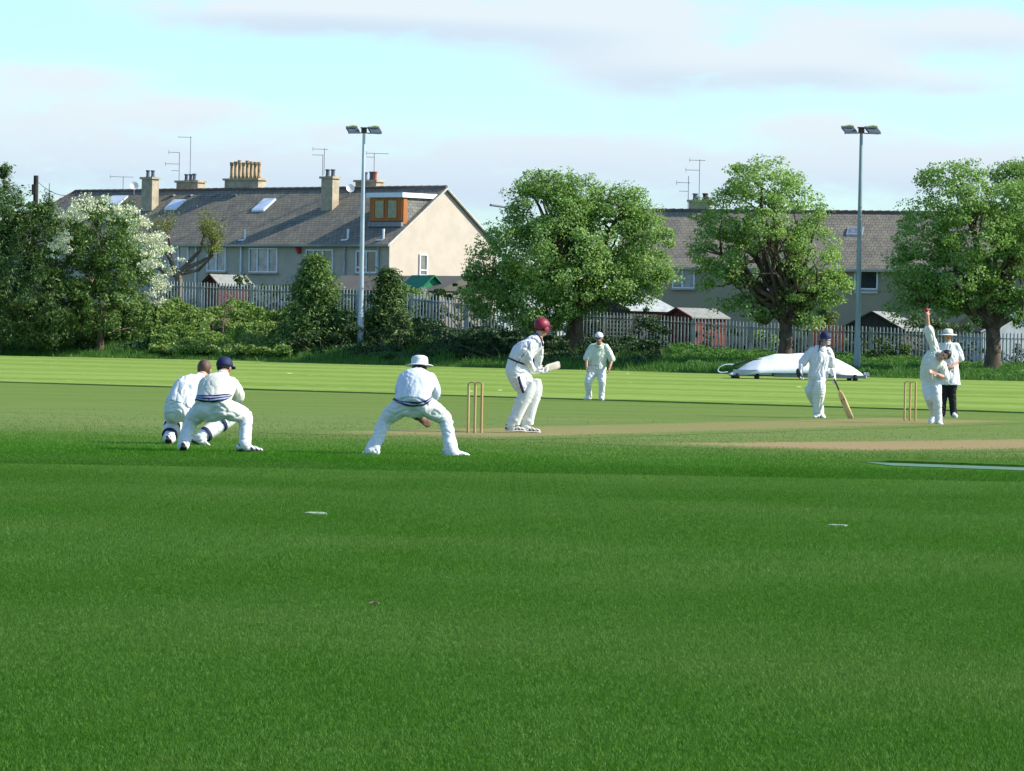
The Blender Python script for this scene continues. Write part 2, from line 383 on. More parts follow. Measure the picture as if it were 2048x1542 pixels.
# ------------------------------------------------------------------ ground sheet
def axis(fine, lo, hi, step, ext):
    a = list(np.arange(lo, hi+1e-6, step)); d = step; v = hi
    while v < ext: d *= 1.5; v += d; a.append(v)
    v = lo; d = step
    b = []
    while v > -ext: d *= 1.5; v -= d; b.append(v)
    return np.array(b[::-1]+a)
xs = axis(1, -60, 60, 2.0, 5000); ys = np.unique(np.concatenate([axis(1, -10, 140, 5, 3000)[:0], np.arange(-60, 140, 10), np.arange(140, 260, 1.0), np.arange(260, 480, 8), np.geomspace(480, 6000, 14), [-3000, -600, -150]]))
X, Y = np.meshgrid(xs, ys, indexing='ij'); Z = hz(X, Y); nx, ny = X.shape
I = np.arange(nx*ny).reshape(nx, ny); Fq = np.stack([I[:-1, :-1], I[1:, :-1], I[1:, 1:], I[:-1, 1:]], -1).reshape(-1, 4)
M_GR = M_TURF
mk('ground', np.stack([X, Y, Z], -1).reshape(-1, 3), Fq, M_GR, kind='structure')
# outfield: longer grass starting at a cut edge behind the square
def yc(x): return 118.7-.984*(x+13.6)
N1 = 90; V = []; Fo = []; xs_ = np.linspace(-62, 44, 150)
for i, x in enumerate(xs_):
    yo = yc(x) + (noise.noise(Vector((x*2.2, 0, 0)))*.25); ye = 300.0
    V.append((x, yo-.02, 0.0)); V.append((x, yo, .034+.012*noise.noise(Vector((x*5, 3, 0)))))
    for k in range(1, N1):
        y = yo+(ye-yo)*k/(N1-1); V.append((x, y, float(hz(x, y))+.038))
W = N1+1
for i in range(len(xs_)-1):
    for k in range(N1): Fo.append([i*W+k, (i+1)*W+k, (i+1)*W+k+1, i*W+k+1])
mk('outfield', V, Fo, M_OUT, smooth=False, kind='structure')
# pitches
def worn_strip(name, px0, px1, hw, strength, c1=(.30, .205, .115), c2=(.22, .175, .085)):
    A = np.array(px0, float); B = np.array(px1, float); D = nrm(B-A); Q = np.array([D[1], -D[0], 0]); L = np.linalg.norm(B-A); e = hw*1.5
    V = []; n = 60
    for i in range(n+1):
        for j in range(9):
            p = A+D*(-2+(L+4)*i/n)+Q*(-e+2*e*j/8); V.append((p[0], p[1], .004))
    Fp = [[i*9+j, (i+1)*9+j, (i+1)*9+j+1, i*9+j+1] for i in range(n) for j in range(8)]
    def worn(nt, c, g):
        v = nd(nt, 'ShaderNodeVectorMath', {0: g, 1: tuple(A)}, operation='SUBTRACT').outputs[0]
        al = nd(nt, 'ShaderNodeVectorMath', {0: v, 1: tuple(D)}, operation='DOT_PRODUCT').outputs['Value']
        ac = MA(nt, 'ABSOLUTE', nd(nt, 'ShaderNodeVectorMath', {0: v, 1: tuple(Q)}, operation='DOT_PRODUCT').outputs['Value'])
        n = NZ(nt, g, 1.1, 5, .7); nf = NZ(nt, g, 9, 4, .7)
        m1 = MA(nt, 'SUBTRACT', 1.0, RMP(nt, MA(nt, 'ADD', ac, MA(nt, 'MULTIPLY', MA(nt, 'SUBTRACT', n, .5), 1.3)), hw*.72, hw*1.12))
        m2 = MA(nt, 'MULTIPLY', RMP(nt, MA(nt, 'ADD', al, n), -1.2, 1.2), MA(nt, 'SUBTRACT', 1.0, RMP(nt, MA(nt, 'SUBTRACT', al, n), L-1.5, L+1.0)))
        ends = MA(nt, 'POWER', MA(nt, 'ABSOLUTE', MA(nt, 'SUBTRACT', MA(nt, 'MULTIPLY', al, 2/L), 1.0)), 2.0)
        k = MA(nt, 'MULTIPLY', MA(nt, 'MULTIPLY', m1, m2), MA(nt, 'MULTIPLY_ADD', MA(nt, 'ADD', MA(nt, 'MULTIPLY', ends, .4), nf), .6, strength), clamp=True)
        return MX(nt, MA(nt, 'MINIMUM', k, .95), c, MX(nt, nf, c1, c2))
    return mk(name, V, Fp, grassmat(name+'_worn', 'turf', worn), kind='structure')
ST1 = P(949, 867, 63.2); ST1[2] = 0; ST2 = P(1819.5, 842, 81.6); ST2[2] = 0
D0 = nrm(ST2-ST1)
worn_strip('pitch', ST1-D0*1.5, ST2+D0*2.0, 1.45, .18)
a = G(1575, 894, 30); a[2] = 0; STRIPS = [(ST1-D0*1.5, ST2+D0*2, 1.35), (a, a+nrm([.55, .72, 0])*22, 1.5)]
worn_strip('old_pitch', a, a+nrm([ .55, .72, 0])*22, 1.75, .30, (.34, .215, .135), (.25, .18, .10))
# artificial strip let into the turf, cut edge behind it
m, nt, out = newmat('artificial_turf'); tc = nt.nodes.new('ShaderNodeTexCoord').outputs['Object']
c = MX(nt, RMP(nt, NZ(nt, tc, 3, 5, .7), .3, .7), (.085, .17, .105), (.12, .23, .15)); d = nd(nt, 'ShaderNodeBsdfPrincipled', {'Base Color': c, 'Roughness': .95, 'Specular IOR Level': .08}); nt.links.new(d.outputs[0], out.inputs[0])
q0 = G(1730, 925, 30); q1 = G(2048, 936, 30); q2 = G(2048, 942, 30); q3 = G(1770, 932, 30); E = (q1-q0); E2 = (q2-q3)
V = []; n = 40
for i in range(n+1):
    t = i/n*2.2; a = q0+E*t; b = q3+E2*t; b = b+np.array([0, .06*noise.noise(Vector((t*20, 0, 0))), 0])
    if i == 0: b = a+(b-a)*.15
    V += [(a[0], a[1], .006), (b[0], b[1], .006)]
mk('artificial_strip', V, [[2*i, 2*i+1, 2*i+3, 2*i+2] for i in range(n)], m, kind='structure')
V = []; L0 = q0-E*.05
for i in range(61):
    t = i/60*2.25; a = L0+E*t; h = .032*min(1, i/6)*(1+.35*noise.noise(Vector((t*30, 1, 0))))
    V += [(a[0], a[1], .003), (a[0], a[1]+.03, max(h, .003)), (a[0], a[1]+.5, max(h*.8, .003)), (a[0], a[1]+2.2, .003)]
mk('turf_edge', V, [[4*i+k, 4*i+4+k, 4*i+5+k, 4*i+1+k] for i in range(60) for k in range(3)], M_TURF, kind='structure')

# ------------------------------------------------------------------ mown grass blades (instanced patches, one stuff object)
def patch(nbl, hmul):
    a = rng.uniform(-.53, .53, (nbl, 2)); th = rng.uniform(0, 6.283, nbl); w_ = rng.uniform(.0013, .0026, nbl)*hmul**.5; h = rng.uniform(.010, .026, nbl)*hmul
    ln = rng.normal(0, .55, (nbl, 2))*h[:, None]; z0 = np.zeros(nbl)
    wx = np.cos(th)*w_; wy = np.sin(th)*w_
    v0 = np.stack([a[:, 0]-wx, a[:, 1]-wy, z0-.003], 1); v1 = np.stack([a[:, 0]+wx, a[:, 1]+wy, z0-.003], 1)
    v2 = np.stack([a[:, 0]+ln[:, 0]+wx*.25, a[:, 1]+ln[:, 1]+wy*.25, h], 1); v3 = np.stack([a[:, 0]+ln[:, 0]-wx*.25, a[:, 1]+ln[:, 1]-wy*.25, h*1.0], 1)
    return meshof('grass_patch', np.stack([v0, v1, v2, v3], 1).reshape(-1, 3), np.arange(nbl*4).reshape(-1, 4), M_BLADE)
def grass_field(name, y0, y1, nbl, hm, marg):
    po = bpy.data.objects.new('grass_patch', patch(nbl, hm)); pts = []
    for y in np.arange(y0, y1, 1.0):
        hwid = 1024/F*y+marg
        for x in np.arange(-math.ceil(hwid)-.5, math.ceil(hwid)+.5, 1.0):
            yl = q0[1]+(x-q0[0])*E[1]/E[0]
            if x > q0[0]-.6 and yl-2.3 < y < yl+.55: continue
            if y > 48 and rng.random() < (y-48+4*noise.noise(Vector((x*.3, y*.3, 0))))/17: continue
            pts.append((x, y, 0))
    o = mk(name, pts, [], None, kind='stuff')
    o['label'] = 'short mown green turf in the foreground'; o['category'] = 'grass'  # deep green of the near turf is the grass's own colour
    ng = bpy.data.node_groups.new('grass_nodes', 'GeometryNodeTree')
    ng.interface.new_socket('Geometry', in_out='INPUT', socket_type='NodeSocketGeometry'); ng.interface.new_socket('Geometry', in_out='OUTPUT', socket_type='NodeSocketGeometry')
    gi = ng.nodes.new('NodeGroupInput'); go = ng.nodes.new('NodeGroupOutput')
    oi = ng.nodes.new('GeometryNodeObjectInfo'); oi.inputs[0].default_value = po; oi.inputs['As Instance'].default_value = True
    mp = ng.nodes.new('GeometryNodeMeshToPoints'); ng.links.new(gi.outputs[0], mp.inputs[0])
    ip = ng.nodes.new('GeometryNodeInstanceOnPoints'); ng.links.new(mp.outputs[0], ip.inputs[0]); ng.links.new(oi.outputs['Geometry'], ip.inputs['Instance'])
    rv = ng.nodes.new('FunctionNodeRandomValue'); rv.data_type = 'INT'
    rv.inputs[4].default_value = 0; rv.inputs[5].default_value = 3
    ml = ng.nodes.new('ShaderNodeMath'); ml.operation = 'MULTIPLY'; ml.inputs[1].default_value = math.pi/2; ng.links.new(rv.outputs[2], ml.inputs[0])
    cx = ng.nodes.new('ShaderNodeCombineXYZ'); ng.links.new(ml.outputs[0], cx.inputs[2]); ng.links.new(cx.outputs[0], ip.inputs['Rotation'])
    ng.links.new(ip.outputs[0], go.inputs[0])
    md = o.modifiers.new('grass', 'NODES'); md.node_group = ng
grass_field('grass', 6.5, 24, 32000, 1.0, 2)
grass_field('grass', 24, 44, 10000, 1.1, 3)
def far_grass():
    n = 190000; y = 44+rng.exponential(5.5, n); x = rng.uniform(-1, 1, n)*(1024/F*y+3); keep = y < 78
    yl = q0[1]+(x-q0[0])*E[1]/E[0]; keep &= ~((x > q0[0]-.1) & (y > yl-2.2) & (y < yl+.01))
    for a_, b_, hw in STRIPS:
        D = nrm(b_-a_); dx, dy = x-a_[0], y-a_[1]; al = dx*D[0]+dy*D[1]; ac = np.abs(dx*D[1]-dy*D[0]); keep &= ~((al > -1+rng.normal(0, .8, n)) & (ac < hw+rng.normal(0, .25, n)))
    x, y = x[keep], y[keep]; n = len(x); h = rng.uniform(.010, .024, n); w_ = rng.uniform(.003, .006, n); ln = rng.normal(0, .6, (n, 2))*h[:, None]; z = np.full(n, -.002)
    V = np.stack([np.stack([x-w_, y, z], 1), np.stack([x+w_, y, z], 1), np.stack([x+ln[:, 0]+w_*.3, y+ln[:, 1], h], 1), np.stack([x+ln[:, 0]-w_*.3, y+ln[:, 1], h], 1)], 1).reshape(-1, 3)
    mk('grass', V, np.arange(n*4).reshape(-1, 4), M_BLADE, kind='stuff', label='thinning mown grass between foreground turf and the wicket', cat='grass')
far_grass()

# ------------------------------------------------------------------ building materials
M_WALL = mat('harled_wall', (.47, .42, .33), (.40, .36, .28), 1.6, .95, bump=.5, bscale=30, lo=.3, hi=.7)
M_GABLE = mat('harled_gable_lit', (.53, .455, .37), (.46, .395, .315), 1.2, .95, bump=.35, bscale=30, lo=.25, hi=.75)  # same cream harling as the wall, made lighter for the sunlit end
M_WALL2 = mat('brown_harling', (.38, .31, .21), (.345, .29, .205), 1.1, .95, bump=.5, bscale=30, lo=.3, hi=.7)
M_CHIM = mat('chimney_stone', (.47, .39, .27), (.33, .28, .20), 2.4, .95, bump=.4)
M_POT = mat('buff_clay', (.50, .34, .17), (.30, .19, .10), 3, .8); M_POTG = mat('grey_clay', (.13, .14, .16), None, 3, .7); M_POTR = mat('red_clay', (.42, .12, .07), None, 3, .7)
M_WHITE = mat('white_paint', (.78, .80, .82), (.70, .73, .76), 5, .5); M_LEAD = mat('lead', (.22, .24, .26), None, 5, .5); M_ALU = mat('aerial_metal', (.16, .17, .19), None, 5, .5, metal=.4)
M_ORANGE = mat('orange_timber', (.42, .15, .035), (.33, .11, .025), 4, .6, ms=(1, 1, .2)); M_GREY = mat('grey_metal', (.30, .34, .36), (.40, .43, .44), 8, .45, metal=.3)
M_DARK = mat('dark_timber', (.045, .035, .03), (.07, .05, .04), 5, .8); M_RED = mat('red_timber', (.16, .03, .02), (.09, .02, .015), 4, .7); M_BRNR = mat('maroon_timber', (.075, .018, .015), None, 4, .7)
M_FELT = mat('pale_roof_felt', (.26, .26, .23), (.19, .20, .18), 4, .9); M_GREEN = mat('green_timber', (.02, .22, .09), (.015, .16, .07), 4, .6); M_RUB = mat('rubber', (.02, .02, .02), None, 5, .8)
M_FENCE = mat('galvanised_steel', (.40, .44, .44), (.27, .30, .295), 2.0, .55, metal=.35); M_GALV = mat('pole_steel', (.26, .32, .34), (.19, .24, .25), 1.5, .5, metal=.3, ms=(3, 3, .5))
M_BARK = mat('bark', (.13, .095, .06), (.06, .045, .03), 4, .95, bump=.8, bscale=14, ms=(1, 1, .35)); M_TWIG = mat('bare_wood', (.22, .17, .11), (.11, .085, .06), 5, .9)
def glass(name, c1, c2, sc=1.5):
    m, nt, out = newmat(name); tc = nt.nodes.new('ShaderNodeTexCoord').outputs['Object']
    c = MX(nt, RMP(nt, NZ(nt, tc, sc, 4, .6), .35, .65), c1, c2)
    d = nd(nt, 'ShaderNodeBsdfPrincipled', {'Base Color': c, 'Roughness': .12, 'Specular IOR Level': .6, 'Coat Weight': .4}); nt.links.new(d.outputs[0], out.inputs[0]); return m
M_GLN = glass('net_curtain_glass', (.26, .29, .32), (.13, .14, .15), 2.5); M_GLD = glass('dark_glass', (.012, .015, .02), (.03, .035, .04)); M_GLG = glass('dormer_glass', (.03, .07, .03), (.08, .14, .05), 3); M_GLS = glass('skylight_glass', (.80, .84, .9), (.6, .66, .75))
def slate(name, A, c1, c2, row=.22, wd=.3):
    m, nt, out = newmat(name); tc = nt.nodes.new('ShaderNodeTexCoord').outputs['Object']
    v = nd(nt, 'ShaderNodeMapping', {0: tc, 'Rotation': (0, 0, -math.atan2(A[1], A[0]))}).outputs[0]
    s = nd(nt, 'ShaderNodeSeparateXYZ', {0: v}); uv = nd(nt, 'ShaderNodeCombineXYZ', {0: s.outputs[0], 1: MA(nt, 'MULTIPLY', s.outputs[2], 1.7), 2: 0.0}).outputs[0]
    b = nd(nt, 'ShaderNodeTexBrick', {'Vector': uv, 'Color1': (*c1, 1), 'Color2': (*c2, 1), 'Mortar': (.03, .03, .03, 1), 'Scale': 1, 'Mortar Size': .012, 'Brick Width': wd, 'Row Height': row})
    c = MX(nt, RMP(nt, NZ(nt, tc, 1.5, 5, .7), .3, .7), MX(nt, 1.0, b.outputs[0], (.78, .77, .74), 'MULTIPLY'), MX(nt, 1.0, b.outputs[0], (1.25, 1.18, 1.0), 'MULTIPLY'))
    c = MX(nt, RMP(nt, NZ(nt, tc, 7, 4, .7), .66, .74), c, (.24, .24, .13))
    bn = nd(nt, 'ShaderNodeBump', {'Height': MA(nt, 'ADD', b.outputs['Fac'], NZ(nt, tc, 8, 3)), 'Strength': .5, 'Distance': .03, }, invert=True)
    d = nd(nt, 'ShaderNodeBsdfPrincipled', {'Base Color': c, 'Roughness': .85, 'Normal': bn.outputs[0]}); nt.links.new(d.outputs[0], out.inputs[0]); return m

class Frame:
    """a building frame: origin at the near top-front corner on plan, u to the right along the facade, v into the building"""
    def __init__(s, o, th):
        s.o = np.array([o[0], o[1], 0.]); s.u = np.array([math.cos(th), -math.sin(th), 0]); s.n = np.array([-math.sin(th), -math.cos(th), 0]); s.v = -s.n; s.ax = [s.u, s.v, np.array([0, 0, 1.])]
    def w(s, u, v, z): return s.o+s.u*u+s.v*v+np.array([0, 0, z])
    def inv(s, p):
        d = p-s.o; return np.dot(d, s.u), np.dot(d, s.v), p[2]
    def onfront(s, px, py, off=0): return s.inv(Pl(px, py, s.w(0, -off, 0), s.n))
def window(fr, par, u0, u1, z0, z1, mull, matg, tr=(), v=0.0, axu=None, name='window', sill=True):
    """frame proud of the wall with its own pane; mull: fractions of mullions; tr: (a,b,frac) transoms"""
    f = MB(); t = .07; y = v-.035
    def bx(a, b, c, d, dep=.09): f.box(fr.w((a+b)/2, y, (c+d)/2), (b-a, dep, d-c), fr.ax)
    bx(u0, u1, z0, z0+t); bx(u0, u1, z1-t, z1); bx(u0, u0+t, z0+t, z1-t); bx(u1-t, u1, z0+t, z1-t)
    for q in mull:
        c = u0+(u1-u0)*q; bx(c-t*.6, c+t*.6, z0+t, z1-t, .085)
    for a, b, q in tr:
        z = z0+(z1-z0)*q; bx(u0+(u1-u0)*a+t*.6, u0+(u1-u0)*b-t*.6, z-t*.5, z+t*.5, .08)
    wo_ = f.to(name, M_WHITE, par)
    MB().box(fr.w((u0+u1)/2, v-.012, (z0+z1)/2), (u1-u0-t, .02, z1-z0-t), fr.ax).to('pane', matg, wo_)
    if sill: MB().box(fr.w((u0+u1)/2, v-.09, z0-.05), (u1-u0+.16, .18, .08), fr.ax).to('sill', M_CHIM, wo_)
def chimney(fr, par, u, v, su, sv, z0, z1, pots, pm, ph=.5, pr=.13, cap=.09):
    mb = MB().box(fr.w(u, v, (z0+z1)/2), (su, sv, z1-z0), fr.ax); mb.box(fr.w(u, v, z1+.06), (su+cap*2, sv+cap*2, .12), fr.ax)
    c = mb.to('chimney', M_CHIM, par)
    for k, (a, b) in enumerate(pots):
        M_ = pm[k % len(pm)]; s = rng.uniform(.92, 1.08)
        MB().lathe(fr.w(u+a, v+b, z1+.11), (0, 0, 1), [(pr, 0), (pr*1.05, ph*.1), (pr*.85, ph*.2), (pr*.8, ph*.75*s), (pr*1.05, ph*.85*s), (pr*1.05, ph*s), (pr*.7, ph*s)], 12).to('chimney_pot', M_, c)
    return c
def aerial(par, base, h, booms, fr=None, lean=0):
    """booms: (height fraction, left length, right length, n elements)"""
    b = np.array(base, float); mb = MB().tube([b, b+[lean, 0, h]], .02, 6)
    for q, l, r, n in booms:
        c = b+np.array([lean*q, 0, h*q]); mb.tube([c-[l, l*.25, 0], c+[r, r*.25, 0]], .014, 5)
        for k in range(n):
            t = -l+(l+r)*(k+.5)/n; p = c+[t, t*.25, 0]; mb.tube([p-[.05, -.22, 0], p+[.05, -.22, 0]], .008, 4)
        if n > 4: e = c-[l, l*.25, 0]; mb.tube([e-[0, 0, .12], e+[0, 0, .12]], .012, 4)
    return mb.to('aerial', M_ALU, par)

# ---- left terrace: right front corner seen at px 778, facade turned 40 degrees
TH = RAD(40); D1 = 243.5; c0 = P(779, 488, D1)
A = Frame(c0, TH); zE = P(778, 484, D1)[2]; W = 8.0
# gable width from the ridge end at px 890
ur, vr, zr = A.inv(Pl(890, 377, A.w(0, 0, 0), A.u)); W = 2*vr; zR = zr
uL = A.onfront(300, 560)[0]
ul, vl, _ = A.inv(Pl(150, 377, A.w(0, W/2, 0), A.n)); UL = ul-2.6    # left end of the wall; hip ridge ends at ul
ub, vb, _ = A.inv(Pl(108, 412, A.w(0, W/2, 0), A.n))
UL = min(UL, ub-.3)
th1 = root('terraced_house', A.w(UL/2, W/2, 0), 'long grey harled terrace with slate roof, orange dormer and cream gable end', 'house')
zb_ = -1.0
B = MB().add([A.w(UL, 0, zb_), A.w(0, 0, zb_), A.w(0, 0, zE), A.w(UL, 0, zE), A.w(UL, W, zb_), A.w(0, W, zb_), A.w(0, W, zE), A.w(UL, W, zE)], [[0, 1, 2, 3], [5, 4, 7, 6], [4, 0, 3, 7]])
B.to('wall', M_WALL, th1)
g = MB().add([A.w(.004, 0, zb_), A.w(.004, W, zb_), A.w(.004, W, zE), A.w(.004, W/2, zR-.06), A.w(.004, 0, zE)]+[A.w(-.3, 0.01, zb_), A.w(-.3, W-.01, zb_), A.w(-.3, W-.01, zE), A.w(-.3, W/2, zR-.1), A.w(-.3, .01, zE)],
            [[0, 1, 2, 3, 4], [9, 8, 7, 6, 5]]+[[k, k+5, (k+1) % 5+5, (k+1) % 5] for k in range(5)])
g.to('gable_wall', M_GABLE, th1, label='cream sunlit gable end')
SL1 = slate('slate_roof', A.u, (.215, .198, .155), (.165, .153, .125))
ov = .28; sl = (zR-zE)/(W/2)
def roofpt(fr, u, v, dz=0): return fr.w(u, v, zE+v*sl+.05+dz)
e0 = -ov; t_ = .1
V = [A.w(UL-ov, e0, zE+e0*sl+.05), A.w(.12, e0, zE+e0*sl+.05), A.w(.12, W/2, zR+.05), A.w(ul, W/2, zR+.05), A.w(UL-ov, W-e0, zE+e0*sl+.05), A.w(.12, W-e0, zE+e0*sl+.05)]
V += [p-np.array([0, 0, t_]) for p in V]
rf = MB().add(V, [[0, 1, 2, 3], [3, 2, 5, 4], [0, 3, 4], [6, 9, 8, 7], [9, 10, 11, 8], [6, 10, 9], [0, 6, 7, 1], [1, 7, 8, 2], [2, 8, 11, 5], [5, 11, 10, 4], [4, 10, 6, 0]]).to('roof', SL1, th1)
mb = MB(); n = 50
for k in range(n):
    a = ul+(.15-ul)*k/n; b = ul+(.15-ul)*(k+.96)/n; mb.tube([A.w(a, W/2, zR+.07), A.w(b, W/2, zR+.09)], .1, 8)
mb.tube([A.w(ul, W/2, zR+.06), A.w(UL-ov, e0, zE+e0*sl+.08)], .08, 7); mb.to('ridge_tiles', mat('ridge', (.12, .10, .085), (.16, .11, .08), 2), rf)
MB().tube([A.w(.16, e0-.02, zE+e0*sl-.02), A.w(.16, W/2, zR-.02), A.w(.16, W-e0, zE+e0*sl-.02)], .06, 6).to('barge_board', mat('pale_board', (.6, .56, .48), None, 4), rf)
MB().box(A.w(UL/2, e0-.06, zE+e0*sl+.0), (abs(UL)+.5, .12, .12), A.ax).to('gutter', mat('gutter', (.22, .23, .21), (.42, .40, .33), .25), th1)
MB().tube([A.w(.1, W+.5, zR-.85), A.w(.6, W/2+3.2, zR-.8)], .07, 6).to('flue', M_ALU, th1)
# windows on the facade
for (x0, x1, y0, y1, mu, gm, tr) in [(415, 453, 494, 543, (.5,), M_GLN, ()), (499, 556, 496, 545, (.30, .68), M_GLN, ()), (613, 667, 499, 545, (.28, .62), M_GLD, ((.62, 1, .28),)), (713, 755, 501, 546, (.5,), M_GLD, ((0, .5, .25),)), (338, 378, 492, 541, (.5,), M_GLN, ()), (264, 300, 490, 540, (.5,), M_GLN, ())]:
    ym = (y0+y1)/2; u0 = A.onfront(x0, ym)[0]; u1 = A.onfront(x1, ym)[0]; z1 = A.onfront((x0+x1)/2, y0)[2]; z0 = A.onfront((x0+x1)/2, y1)[2]
    window(A, th1, u0, u1, z0, z1, mu, gm, tr)
# gable window
gu = Frame(A.w(0, 0, 0), 0); gu.o = A.w(.004, 0, 0); gu.u = A.v; gu.v = -A.u; gu.n = A.u; gu.ax = [A.v, -A.u, np.array([0, 0, 1.])]
a = Pl(838, 508, gu.o, A.u); b = Pl(853, 552, gu.o, A.u); window(gu, th1, gu.inv(a)[0], gu.inv(b)[0], b[2], a[2], (), glass('bathroom_glass', (.1, .1, .1), (.16, .15, .14)), ((0, 1, .26),), name='window', sill=False)
# downpipes and soil vents
for px, y0, y1, mm in [(484, 484, 560, M_WHITE), (394, 484, 560, M_WHITE), (691, 486, 549, M_GREY), (758, 487, 520, M_GREY), (321, 484, 560, M_WHITE)]:
    u = A.onfront(px, 520)[0]; MB().tube([A.w(u, -.1, zE-.1), A.w(u, -.1, 1.0)], .055, 8).to('downpipe', mm, th1)
for px, py in [(486, 460), (692, 463), (763, 460), (318, 460)]:
    u = A.onfront(px, 480)[0]; MB().tube([A.w(u-.35, -.02, zE+.1), A.w(u-.05, .1, zE+.12), A.w(u, .15, zE+.2), A.w(u, .15, zE+.72)], [.05, .05, .055, .075], 8).to('vent_pipe', M_WHITE, th1)
# points on the front roof slope
rn = nrm(A.n*sl+np.array([0, 0, 1.]))
def onroof(px, py): return A.inv(Pl(px, py, A.w(0, 0, zE+.05), rn))
def slopebox(name, fr, par, u0, u1, v0, v1, h, mm, zoff=0, slp=None, z00=None):
    s = sl if slp is None else slp; zz = zE+.05 if z00 is None else z00
    V = [fr.w(u, v, zz+v*s+d+zoff) for d in (0, h) for (u, v) in ((u0, v0), (u1, v0), (u1, v1), (u0, v1))]
    return MB().add(V, [[3, 2, 1, 0], [4, 5, 6, 7], [0, 1, 5, 4], [1, 2, 6, 5], [2, 3, 7, 6], [3, 0, 4, 7]]).to(name, mm, par)
for (bx0, by0, tx1, ty1) in [(325, 420, 368, 402), (500, 423, 548, 400)]:
    a = onroof(bx0+3, by0); b = onroof(tx1-3, ty1); w_ = .95
    u0 = (a[0]+b[0])/2-w_/2; u0 = a[0]; s = slopebox('skylight', A, rf, u0, u0+w_, a[1], b[1], .10, M_WHITE); slopebox('pane', A, s, u0+.07, u0+w_-.07, a[1]+.07, b[1]-.06, .012, M_GLS, .10)
a = onroof(205, 412); s = slopebox('skylight', A, rf, a[0], a[0]+1.3, a[1], a[1]+.8, .1, M_WHITE)
for px, py in [(345, 392), (380, 392), (429, 392), (470, 391)]:
    a = onroof(px, py); MB().box(A.w(a[0], a[1], a[2]+.04), (.35, .25, .1), A.ax).to('roof_vent', M_LEAD, rf)
# chimneys (u, v from pixels of where they pass through the roof / ridge)
a = onroof(291, 424); zt = A.inv(Pl(291, 358, A.w(0, a[1], 0), A.n))[2]; chimney(A, th1, a[0], a[1]+.35, .85, .55, a[2]-.6, zt, [(-.2, 0), (.2, 0)], [M_POTG], .42, .12)
a = onroof(651, 423); zt = A.inv(Pl(651, 357, A.w(0, a[1], 0), A.n))[2]; chimney(A, th1, a[0], a[1]+.35, .85, .55, a[2]-.6, zt, [(-.2, 0), (.2, 0)], [M_POTG], .45, .13)
CH1 = None
def ridgeU(px, py=377, v=None): return A.inv(Pl(px, py, A.w(0, W/2+.5 if v is None else v, 0), A.n))
a0 = ridgeU(348); a1 = ridgeU(400); chimney(A, th1, (a0[0]+a1[0])/2, W/2+.8, (a1[0]-a0[0])*.82, .6, zR-1, ridgeU(372, 365)[2], [(-.35, 0), (.0, 0), (.3, 0)], [M_POTG], .42, .12)
a0 = ridgeU(449); a1 = ridgeU(527); u = (a0[0]+a1[0])/2; wch = (a1[0]-a0[0])*.86
chimney(A, th1, u, W/2+.6, wch, .65, zR-1, ridgeU(488, 361)[2], [((k-3.5)*wch/8.6, .0) for k in range(8)], [M_POT], 1.0, .115)
a0 = ridgeU(706); a1 = ridgeU(757); chimney(A, th1, (a0[0]+a1[0])/2, W/2+.8, (a1[0]-a0[0])*.82, .6, zR-1, ridgeU(732, 364)[2], [(-.3, 0), (.15, 0), (.42, 0)], [M_POTG, M_POTG, M_POTR], .5, .13)
S1 = F/(D1+8)
def mast(px, py0, py1, booms, v=None, par=th1):
    p = Pl(px, py0, A.w(0, W/2+.8, 0), A.n); q = Pl(px, py1, A.w(0, W/2+.8, 0), A.n); aerial(par, p, q[2]-p[2], booms)
mast(358, 366, 305, [(1., .62, 0, 5), (.62, .8, 0, 7), (.4, .45, 0, 3)]); mast(380, 360, 273, [(.98, .75, 0.05, 3)]); mast(648, 350, 297, [(.97, .65, .2, 6)]); mast(645, 352, 309, [(.97, .6, 0, 4)])
mast(748, 348, 306, [(.98, .45, .8, 9), (.80, .45, 0, 3)]); mast(246, 380, 353, [(.97, .75, .6, 6)])
for px, py in [(268, 372), (700, 377)]:
    p = Pl(px, py, A.w(0, W/2-.6, 0), A.n); MB().lathe(p, nrm([.4, -1, .35]), [(.03, .0), (.14, .02), (.23, .06), (.25, .08), (.22, .07), (.03, .015)], 16).tube([p, p+[0, .1, -.5]], .03, 6).to('satellite_dish', M_GREY, th1)
# flat roofed dormer
ax_ = onroof(741, 452); bx_ = onroof(806, 456); vd = ax_[1]; ud0 = ax_[0]; zd0 = ax_[2]; ud1 = ud0+2.75
zt = A.inv(Pl(760, 394, A.w(0, vd, 0), A.n))[2]; vt = (zt-zE)/sl
ud1 = A.inv(Pl(806, 425, A.w(0, vd, 0), A.n))[0]
dm = MB().add([A.w(ud0, vd, zd0-.1), A.w(ud1, vd, zd0-.1), A.w(ud1, vd, zt), A.w(ud0, vd, zt), A.w(ud0, W/2, zt), A.w(ud1, W/2, zt), A.w(ud0, W/2, zd0-.1), A.w(ud1, W/2, zd0-.1)], [[0, 1, 2, 3], [0, 3, 4, 6], [1, 7, 5, 2], [4, 5, 7, 6], [3, 2, 5, 4]]).to('dormer', slate('dormer_slates', A.v, (.20, .20, .195), (.15, .155, .16), .28, .35), rf)
MB().box(A.w((ud0+ud1)/2, vd-.05, (zt+zd0)/2+.12), (ud1-ud0, .09, zt-zd0-.3), A.ax).to('dormer_front', M_ORANGE, dm)
MB().box(A.w((ud0+ud1)/2, vd-.1, zd0+.08), (ud1-ud0+.1, .2, .24), A.ax).to('dormer_flashing', M_LEAD, dm)
MB().box(A.w(ud1+.02, vd+.12, (zt+zd0)/2+.1), (.08, .3, zt-zd0), A.ax).to('corner_post', M_ORANGE, dm)
